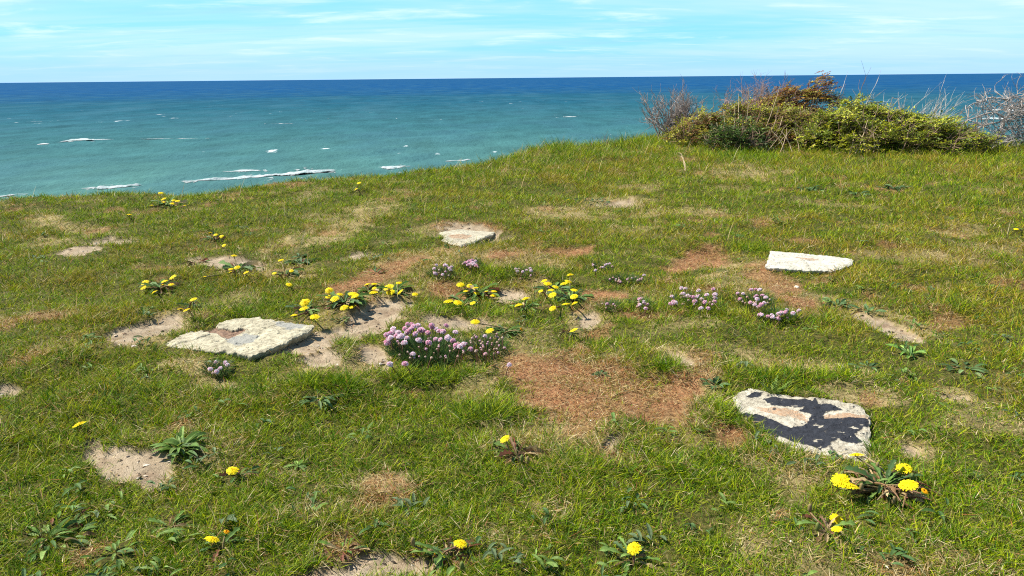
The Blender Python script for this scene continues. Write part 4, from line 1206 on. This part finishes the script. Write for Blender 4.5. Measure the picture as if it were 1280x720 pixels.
def canes(base, lst, label):
    b = at(*base); s = m_per_px(b); root = empty('dry_canes', b); g = Geo()
    for x0, x1, y1, dy in lst:
        p0 = np.array([x0 * s, dy, 0]); p1 = np.array([x1 * s, dy + .15, y1 * s])
        t = np.linspace(0, 1, 7)[:, None]
        pts = p0 * (1 - t) + p1 * t + np.sin(t * 3.1) * np.array([[.02, 0, .015]]) + rng.normal(0, .004, (7, 3))
        g.tube(pts, np.linspace(.006, .003, 7), np.array((.46, .34, .20)) * rng.uniform(.75, 1.15), 4)
    g.build('stems', M_twig, root)
    tag(root, label, 'dry canes', 'leafless growth on the cliff edge')
canes((940, 188), [(-18, -12, 55, .3), (-10, -6, 68, .35), (0, 8, 76, .4), (12, 42, 78, .2), (20, 40, 52, .15), (26, 44, 40, .1), (-50, -42, 34, .0), (22, 50, 25, -.05), (-30, -26, 48, .3)],
      'straw coloured dry canes leaning in front of the olive shrub')
canes((985, 190), [(-14, -2, 30, -.1), (-8, -22, 28, -.1), (2, -10, 26, -.1), (10, 4, 30, -.1), (-30, 0, 34, -.05)], 'short bent dry canes in the dark gap between the two sprawling shrubs')
canes((1070, 192), [(-8, 10, 40, -.15), (-4, 22, 30, -.15), (2, 0, 22, -.2), (10, 16, 24, -.2), (16, 20, 18, -.2), (-16, -6, 26, -.15)], 'dry canes crossing at the foot of the yellow green shrub, left part')
canes((1190, 186), [(14, -10, 26, -.2), (18, -14, 20, -.2), (6, -16, 18, -.25), (20, 40, 30, -.1)], 'dry canes crossing at the foot of the yellow green shrub, right end')
canes((855, 218), [(0, -3, 26, 0), (2, 0, 20, 0.02)], 'two tall dry stalks standing in the turf below the leafless grey bush')

# ------------------------------------------------------------------ sea
SEA = -25.0


def sea_h(x, y):
    r = np.hypot(x, y)
    f = sstep(1800, 250, r)
    w = y * .78 - x * .62   # swell runs towards the shore
    ph = w * 2 * np.pi / 34 + 1.8 * fbm(x / 90, y / 90, 91, 3) * 2
    h = .38 * (np.sin(ph) + .35 * np.sin(2 * ph + .6)) * (0.6 + .5 * fbm(x / 60, y / 25, 93, 2))
    h = h + .22 * fbm(x / 9, y / 5, 95, 3)
    return SEA + h * f


def sea_mat():
    m, nt, out = new_mat('sea_water')
    L = nt.links.new
    tc = N(nt, 'TexCoord'); geo = N(nt, 'NewGeometry')
    sx = N(nt, 'SeparateXYZ'); L(geo.outputs['Position'], sx.inputs[0])
    ln = N(nt, 'VectorMath', operation='LENGTH'); L(geo.outputs['Position'], ln.inputs[0])
    def noise(vscale, scale, det=4.0, rough=.55):
        mp = N(nt, 'Mapping'); mp.inputs['Scale'].default_value = vscale; mp.inputs['Rotation'].default_value = (0, 0, R(-10)); L(geo.outputs['Position'], mp.inputs['Vector'])
        n = N(nt, 'TexNoise', i_Scale=scale, i_Detail=det, i_Roughness=rough); L(mp.outputs[0], n.inputs['Vector']); return n
    big = noise((.35, 1, 1), .006, 4)
    mid = noise((.8, .3, 1), .09, 6, .65)
    # depth of water: log distance off shore
    lg = N(nt, 'Math', operation='LOGARITHM'); L(ln.outputs['Value'], lg.inputs[0]); lg.inputs[1].default_value = 10
    wob = N(nt, 'Math', operation='MULTIPLY_ADD'); L(big.outputs['Fac'], wob.inputs[0]); wob.inputs[1].default_value = .22; L(lg.outputs[0], wob.inputs[2])
    mr = N(nt, 'MapRange'); mr.inputs['From Min'].default_value = 2.31; mr.inputs['From Max'].default_value = 3.51; L(wob.outputs[0], mr.inputs['Value'])
    r = N(nt, 'ValToRGB'); L(mr.outputs[0], r.inputs[0]); e = r.color_ramp.elements
    e[0].position = 0; e[0].color = (.078, .175, .145, 1); e[1].position = 1.0; e[1].color = (.0035, .052, .145, 1)
    for p, c in [(.35, (.032, .108, .115)), (.6, (.012, .074, .106)), (.72, (.009, .066, .110)), (.82, (.0055, .056, .128))]:
        q = e.new(p); q.color = (*c, 1)
    var = N(nt, 'MapRange'); var.inputs['From Min'].default_value = .3; var.inputs['From Max'].default_value = .7; var.inputs['To Min'].default_value = .76; var.inputs['To Max'].default_value = 1.24
    L(mid.outputs['Fac'], var.inputs['Value'])
    sc = N(nt, 'VectorMath', operation='SCALE'); L(r.outputs[0], sc.inputs[0]); L(var.outputs[0], sc.inputs['Scale'])
    # scattered whitecaps
    wc = noise((.8, .35, 1), .10, 5, .62); wp = noise((.5, .5, 1), .012, 2)
    a = N(nt, 'Math', operation='MULTIPLY_ADD'); L(wp.outputs['Fac'], a.inputs[0]); a.inputs[1].default_value = .35; L(wc.outputs['Fac'], a.inputs[2])
    wr = N(nt, 'MapRange'); wr.inputs['From Min'].default_value = .86; wr.inputs['From Max'].default_value = .92; L(a.outputs[0], wr.inputs['Value'])
    mx = N(nt, 'Mix', data_type='RGBA'); fd = N(nt, 'MapRange'); fd.inputs['From Min'].default_value = 450; fd.inputs['From Max'].default_value = 1100; fd.inputs['To Min'].default_value = .8; fd.inputs['To Max'].default_value = 0; L(ln.outputs['Value'], fd.inputs['Value'])
    fm = N(nt, 'Math', operation='MULTIPLY'); L(wr.outputs[0], fm.inputs[0]); L(fd.outputs[0], fm.inputs[1]); L(fm.outputs[0], mx.inputs['Factor'])
    st = noise((.6, .25, 1), .035, 5, .6); sr = N(nt, 'MapRange'); sr.inputs['From Min'].default_value = .45; sr.inputs['From Max'].default_value = .75; sr.inputs['To Max'].default_value = .55; L(st.outputs['Fac'], sr.inputs['Value'])
    mb = N(nt, 'Mix', data_type='RGBA'); L(sr.outputs[0], mb.inputs['Factor']); L(sc.outputs[0], mb.inputs[6]); mb.inputs[7].default_value = (.040, .115, .155, 1)
    L(mb.outputs[2], mx.inputs[6]); mx.inputs[7].default_value = (.75, .8, .8, 1)
    b = N(nt, 'BsdfDiffuse'); L(mx.outputs[2], b.inputs['Color'])
    gl = N(nt, 'BsdfGlossy'); gl.inputs['Roughness'].default_value = .3; gl.inputs['Color'].default_value = (.8, .9, 1, 1)
    ms = N(nt, 'MixShader'); ms.inputs[0].default_value = .035; L(b.outputs[0], ms.inputs[1]); L(gl.outputs[0], ms.inputs[2])
    bp = N(nt, 'Bump'); bp.inputs['Strength'].default_value = .8; bp.inputs['Distance'].default_value = .9
    fine = noise((.9, .35, 1), .4, 6, .7)
    ad = N(nt, 'Math', operation='ADD'); L(mid.outputs['Fac'], ad.inputs[0]); L(fine.outputs['Fac'], ad.inputs[1])
    L(ad.outputs[0], bp.inputs['Height']); L(bp.outputs[0], b.inputs['Normal']); L(bp.outputs[0], gl.inputs['Normal'])
    L(ms.outputs[0], out.inputs['Surface'])
    return m


def build_sea():
    az = np.linspace(R(-100), R(100), 900)
    rr = np.concatenate([[8, 40, 80], np.linspace(110, 420, 260), np.geomspace(423, 2000, 160), np.geomspace(2100, 60000, 26)])
    X = rr[None] * np.sin(az)[:, None]; Y = rr[None] * np.cos(az)[:, None]
    x, y = X.ravel(), Y.ravel(); z = sea_h(x, y)
    na, nr = X.shape; i = np.arange(na * nr).reshape(na, nr)
    q = np.stack([i[:-1, :-1], i[:-1, 1:], i[1:, 1:], i[1:, :-1]], -1).reshape(-1, 4)[:, ::-1]
    o = mesh_np('sea', np.stack([x, y, z], 1), q.ravel(), np.full(len(q), 4), sea_mat(), smooth=True)
    tag(o, 'green to deep blue sea reaching the horizon', 'sea', kind='structure')


build_sea()


def foam_mat():
    m, nt, out = new_mat('surf_foam')
    L = nt.links.new
    geo = N(nt, 'NewGeometry')
    mp = N(nt, 'Mapping'); mp.inputs['Scale'].default_value = (1, .45, 1); L(geo.outputs['Position'], mp.inputs['Vector'])
    n = N(nt, 'TexNoise', i_Scale=.55, i_Detail=7.0, i_Roughness=.72); L(mp.outputs[0], n.inputs['Vector'])
    n2 = N(nt, 'TexNoise', i_Scale=.12, i_Detail=4.0); L(geo.outputs['Position'], n2.inputs['Vector'])
    r = N(nt, 'ValToRGB'); L(n.outputs['Fac'], r.inputs[0]); e = r.color_ramp.elements
    e[0].position = .3; e[0].color = (.22, .33, .32, 1); e[1].position = .55; e[1].color = (.42, .45, .45, 1)
    b = N(nt, 'BsdfDiffuse'); L(r.outputs[0], b.inputs['Color'])
    bp = N(nt, 'Bump'); bp.inputs['Distance'].default_value = .5; L(n.outputs['Fac'], bp.inputs['Height']); L(bp.outputs[0], b.inputs['Normal'])
    cov = N(nt, 'Attribute', attribute_name='cover')
    ad = N(nt, 'Math', operation='ADD'); L(n.outputs['Fac'], ad.inputs[0]); L(n2.outputs['Fac'], ad.inputs[1])
    su = N(nt, 'Math', operation='MULTIPLY_ADD'); L(ad.outputs[0], su.inputs[0]); su.inputs[1].default_value = 1.25; L(cov.outputs['Fac'], su.inputs[2])
    al = N(nt, 'MapRange', interpolation_type='SMOOTHSTEP'); al.inputs['From Min'].default_value = 1.50; al.inputs['From Max'].default_value = 1.95; L(su.outputs[0], al.inputs['Value'])
    t = N(nt, 'BsdfTransparent'); mx = N(nt, 'MixShader'); L(al.outputs[0], mx.inputs[0]); L(t.outputs[0], mx.inputs[1]); L(b.outputs[0], mx.inputs[2])
    L(mx.outputs[0], out.inputs['Surface'])
    return m


M_foam = foam_mat()


def foam(path, wid, hgt, label, ragged=.5):
    """a broken line of white water: a low rounded ridge with holes and ragged ends. wid in px across"""
    P = np.array([hit(u, v, SEA) for u, v in path])
    seg = np.r_[0, np.cumsum(np.linalg.norm(np.diff(P, axis=0), axis=1))]
    n = max(int(seg[-1] / .45), 24); s = np.linspace(0, seg[-1], n)
    C = np.stack([np.interp(s, seg, P[:, j]) for j in range(3)], 1)
    t = np.linspace(0, 1, n)
    wp = np.interp(t * (len(wid) - 1), range(len(wid)), wid)
    mpx = np.hypot(C[:, 0], C[:, 1]) / FP
    W = wp * mpx / (25 / np.hypot(C[:, 0], C[:, 1])) * .85       # foreshortened width on the water
    end = np.clip(np.minimum(t, 1 - t) * 7, 0, 1)
    W = W * (.85 + .3 * fbm(s / 18, s * 0 + 3, 97, 3)) * (.3 + .7 * end); W = np.maximum(W, .3)
    m = 17
    dirv = C[:, :2] / np.linalg.norm(C[:, :2], axis=1)[:, None]
    q = np.linspace(-1, 1, m)
    X = C[:, 0][:, None] + dirv[:, 0][:, None] * W[:, None] * q[None] * .5; Y = C[:, 1][:, None] + dirv[:, 1][:, None] * W[:, None] * q[None] * .5
    sh = fbm(X / 4, Y / 8, 98, 3)
    prof = np.where(q < 0, np.maximum(0, 1 - (q / .9) ** 2), np.maximum(0, 1 - q ** 2) ** 2)
    SW = SEA + .25 * fbm(s / 25, s * 0 + 8, 96, 2)
    Z = np.maximum(sea_h(X.ravel(), Y.ravel()).reshape(X.shape) + .12, SW[:, None] + hgt * prof[None] * (.75 + .5 * sh) * (.2 + .8 * end)[:, None])
    cov = (np.maximum(0, 1 - np.abs(q) ** 1.5)[None] * 1.05) * (.25 + .75 * end)[:, None]
    c0 = np.array([C[n // 2, 0], C[n // 2, 1], SEA])
    nf = int(seg[-1] * (2.2 if hgt > .7 else .5)) + 6
    fi = rng.integers(0, n, nf); off = rng.normal(.2, .55, nf) * np.maximum(W[fi], W.mean() * .6); fl = rng.uniform(.15, 1.0, nf) ** 2 * (2.0 if hgt > .7 else 1.3)
    fx = C[fi, 0] + dirv[fi, 0] * off + rng.normal(0, 1.2, nf); fy = C[fi, 1] + dirv[fi, 1] * off
    k8 = np.arange(7) * 2 * np.pi / 7
    rx = fl[:, None] * (1 + .45 * rng.normal(0, 1, (nf, 7))) * .7; ry = fl[:, None] * (1 + .4 * rng.normal(0, 1, (nf, 7))) * 1.3
    FX = fx[:, None] + np.cos(k8)[None] * rx; FY = fy[:, None] + np.sin(k8)[None] * ry
    FZ = sea_h(FX.ravel(), FY.ravel()).reshape(FX.shape) + .12
    i = np.arange(n * m).reshape(n, m); qd = np.stack([i[:-1, :-1], i[:-1, 1:], i[1:, 1:], i[1:, :-1]], -1).reshape(-1, 4)
    va = np.concatenate([np.stack([X.ravel(), Y.ravel(), Z.ravel()], 1), np.stack([FX.ravel(), FY.ravel(), FZ.ravel()], 1)]) - c0
    o = mesh_np('breaking_wave', va, np.concatenate([qd.ravel(), np.arange(nf * 7) + n * m]), np.concatenate([np.full(len(qd), 4), np.full(nf, 7)]), M_foam, {'cover': np.concatenate([cov.ravel(), np.full(nf * 7, .42)])}, smooth=True)
    o.location = c0
    tag(o, label, 'wave', 'breaking waves near the shore')


foam([(228, 228.5), (262, 226), (300, 223), (340, 220), (380, 217.5), (421, 213.5)], [1.2, 3, 4.5, 5, 5.5, 7], .9, 'longest white breaker, ending in a thick crest above the middle of the cliff edge')
foam([(114, 237), (140, 236), (160, 234), (179, 231.5)], [1, 4.5, 5.5, 2.5], .9, 'short white breaker left of the longest one')
foam([(474, 211.5), (490, 210.5), (508, 209.5)], [2, 5, 3], .8, 'small white breaker right of the longest one')
foam([(-20, 247), (0, 246.5), (22, 244.5)], [4, 4, 2], .8, 'white breaker cut by the left side of the view')
foam([(555, 203), (575, 201.5), (590, 200)], [1.5, 2.5, 1], .6, 'last sliver of white surf beside the sword leaved tuft')
foam([(72, 177.5), (90, 175.5), (105, 174.5), (120, 175.5), (142, 174.8)], [.5, 1.0, 2.2, .8, .4], .45, 'bright whitecap in open water on the left')
foam([(172, 173.5), (200, 173), (235, 173.8), (250, 174.2)], [.2, .5, .4, .2], .15, 'faint long whitecap right of the bright one')
foam([(278, 216), (300, 214.5), (328, 214)], [.7, 1.8, .8], .4, 'thin foam streak just beyond the longest breaker')
foam([(703, 146.5), (712, 146), (722, 146)], [.4, 1.1, .4], .45, 'single small whitecap in open water above the skyline twigs')
foam([(45, 181), (55, 180), (62, 180)], [.5, 1.4, .5], .4, 'tiny whitecap below the bright one on the left')
foam([(336, 155.2), (352, 154.8), (367, 155)], [.2, .5, .2], .25, 'small distant whitecap in the middle of the sea')
foam([(1230, 138), (1250, 137), (1268, 139), (1290, 138)], [1, 3, 3, 2], .6, 'white surf glimpsed through the dead branches')
foam([(1222, 149), (1240, 148), (1262, 150)], [1, 3, 1.5], .6, 'lower band of white surf behind the dead branches')

# ------------------------------------------------------------------ sky, sun
SUN_AZ = R(-72)       # measured from straight ahead (+Y) towards the right
SUN_EL = R(50)
w = bpy.data.worlds.new('World'); scn.world = w; w.use_nodes = True
nt = w.node_tree; nt.nodes.clear(); L = nt.links.new
out = nt.nodes.new('ShaderNodeOutputWorld'); bg = nt.nodes.new('ShaderNodeBackground')
sky = nt.nodes.new('ShaderNodeTexSky'); sky.sky_type = 'NISHITA'; sky.sun_disc = False
sky.sun_elevation = SUN_EL; sky.sun_rotation = SUN_AZ
sky.air_density = 1.0; sky.dust_density = 0.4; sky.ozone_density = 1.5
tc = nt.nodes.new('ShaderNodeTexCoord')
sep = nt.nodes.new('ShaderNodeSeparateXYZ'); L(tc.outputs['Generated'], sep.inputs[0])
zz = N(nt, 'Math', operation='ADD'); L(sep.outputs['Z'], zz.inputs[0]); zz.inputs[1].default_value = .07
zz2 = N(nt, 'Math', operation='MAXIMUM'); L(zz.outputs[0], zz2.inputs[0]); zz2.inputs[1].default_value = .02
dv = N(nt, 'VectorMath', operation='DIVIDE'); L(tc.outputs['Generated'], dv.inputs[0])
cb = N(nt, 'CombineXYZ'); L(zz2.outputs[0], cb.inputs[0]); L(zz2.outputs[0], cb.inputs[1]); cb.inputs[2].default_value = 1
L(cb.outputs[0], dv.inputs[1])
def cloud(scale, sx, sy, det, lo, hi, off=(0, 0, 0), dist=.4):
    mp = N(nt, 'Mapping'); mp.inputs['Scale'].default_value = (sx, sy, .0); mp.inputs['Location'].default_value = off; mp.inputs['Rotation'].default_value = (0, 0, R(8)); L(dv.outputs[0], mp.inputs['Vector'])
    n = N(nt, 'TexNoise', i_Scale=scale, i_Detail=det, i_Roughness=.62, i_Distortion=dist); L(mp.outputs[0], n.inputs['Vector'])
    m = N(nt, 'MapRange', interpolation_type='SMOOTHSTEP'); m.inputs['From Min'].default_value = lo; m.inputs['From Max'].default_value = hi; L(n.outputs['Fac'], m.inputs['Value'])
    return m.outputs[0]
el = N(nt, 'MapRange', interpolation_type='SMOOTHSTEP'); el.inputs['From Min'].default_value = .12; el.inputs['From Max'].default_value = .4; el.inputs['To Min'].default_value = 1; el.inputs['To Max'].default_value = .12
L(sep.outputs['Z'], el.inputs['Value'])
def low(c):
    q = N(nt, 'Math', operation='MULTIPLY'); L(c, q.inputs[0]); L(el.outputs[0], q.inputs[1]); return q.outputs[0]
c1 = low(cloud(.30, .55, 1.0, 5, .36, .64, (3.2, 1.0, 0))); c2 = low(cloud(1.1, .75, 1.2, 7, .50, .72, (1, 4, 0))); c3 = low(cloud(.7, .5, 1.5, 7, .52, .74, (7, 2, 0)))
tint = N(nt, 'Mix', data_type='RGBA', blend_type='MULTIPLY'); tint.inputs['Factor'].default_value = 1.0
lowsky = N(nt, 'MapRange', interpolation_type='SMOOTHSTEP'); lowsky.inputs['From Min'].default_value = .08; lowsky.inputs['From Max'].default_value = .35; lowsky.inputs['To Min'].default_value = .85; lowsky.inputs['To Max'].default_value = 0
L(sep.outputs['Z'], lowsky.inputs['Value'])
lm = N(nt, 'Mix', data_type='RGBA'); L(lowsky.outputs[0], lm.inputs['Factor']); L(sky.outputs[0], lm.inputs[6]); lm.inputs[7].default_value = (2.6, 5.8, 8.0, 1)
L(lm.outputs[2], tint.inputs[6]); tint.inputs[7].default_value = (.75, 1.0, 1.1, 1)
m1 = N(nt, 'Mix', data_type='RGBA'); f1 = N(nt, 'Math', operation='MULTIPLY'); L(c1, f1.inputs[0]); f1.inputs[1].default_value = .85; L(f1.outputs[0], m1.inputs['Factor']); L(tint.outputs[2], m1.inputs[6]); m1.inputs[7].default_value = (4.7, 6.7, 7.8, 1)
m2 = N(nt, 'Mix', data_type='RGBA'); f2 = N(nt, 'Math', operation='MULTIPLY'); L(c2, f2.inputs[0]); f2.inputs[1].default_value = .6; L(f2.outputs[0], m2.inputs['Factor']); L(m1.outputs[2], m2.inputs[6]); m2.inputs[7].default_value = (6.4, 7.7, 8.4, 1)
m3 = N(nt, 'Mix', data_type='RGBA'); f3 = N(nt, 'Math', operation='MULTIPLY'); L(c3, f3.inputs[0]); f3.inputs[1].default_value = .5; L(f3.outputs[0], m3.inputs['Factor']); L(m2.outputs[2], m3.inputs[6]); m3.inputs[7].default_value = (2.9, 5.3, 7.2, 1)
bg.inputs['Strength'].default_value = 0.075
hz = N(nt, 'MapRange', interpolation_type='SMOOTHSTEP'); hz.inputs['From Min'].default_value = .0; hz.inputs['From Max'].default_value = .045; hz.inputs['To Min'].default_value = .8; hz.inputs['To Max'].default_value = 0
L(sep.outputs['Z'], hz.inputs['Value'])
m4 = N(nt, 'Mix', data_type='RGBA'); L(hz.outputs[0], m4.inputs['Factor']); L(m3.outputs[2], m4.inputs[6]); m4.inputs[7].default_value = (3.4, 5.5, 7.8, 1)
L(m4.outputs[2], bg.inputs['Color']); L(bg.outputs[0], out.inputs['Surface'])

sl = bpy.data.lights.new('sun', 'SUN'); sl.energy = 5.0; sl.angle = R(.53); sl.color = (1.0, .95, .86)
so = bpy.data.objects.new('sun', sl); COL.objects.link(so)
sd = Vector((math.sin(SUN_AZ) * math.cos(SUN_EL), math.cos(SUN_AZ) * math.cos(SUN_EL), math.sin(SUN_EL)))
so.rotation_euler = sd.to_track_quat('Z', 'Y').to_euler()
so.location = (-20, 10, 30)

# ------------------------------------------------------------------ camera
cd = bpy.data.cameras.new('camera'); cd.sensor_width = 36; cd.lens = 18 / math.tan(R(32.5)); cd.clip_start = .02; cd.clip_end = 200000
co = bpy.data.objects.new('camera', cd); COL.objects.link(co)
M = Matrix(((RT[0], UP[0], -fwd[0], CAM[0]), (RT[1], UP[1], -fwd[1], CAM[1]), (RT[2], UP[2], -fwd[2], CAM[2]), (0, 0, 0, 1)))
co.matrix_world = M
scn.camera = co

vs = scn.view_settings
vs.view_transform = 'Standard'; vs.look = 'None'; vs.exposure = 0.96; vs.gamma = 1.0; vs.use_curve_mapping = False
scn.cycles.use_denoising = False; scn.cycles.pixel_filter_type = 'BLACKMAN_HARRIS'; scn.cycles.filter_width = 1.1
scn.cycles.max_bounces = 5; scn.cycles.diffuse_bounces = 3; scn.cycles.glossy_bounces = 2; scn.cycles.transmission_bounces = 3
scn.cycles.sample_clamp_indirect = 6
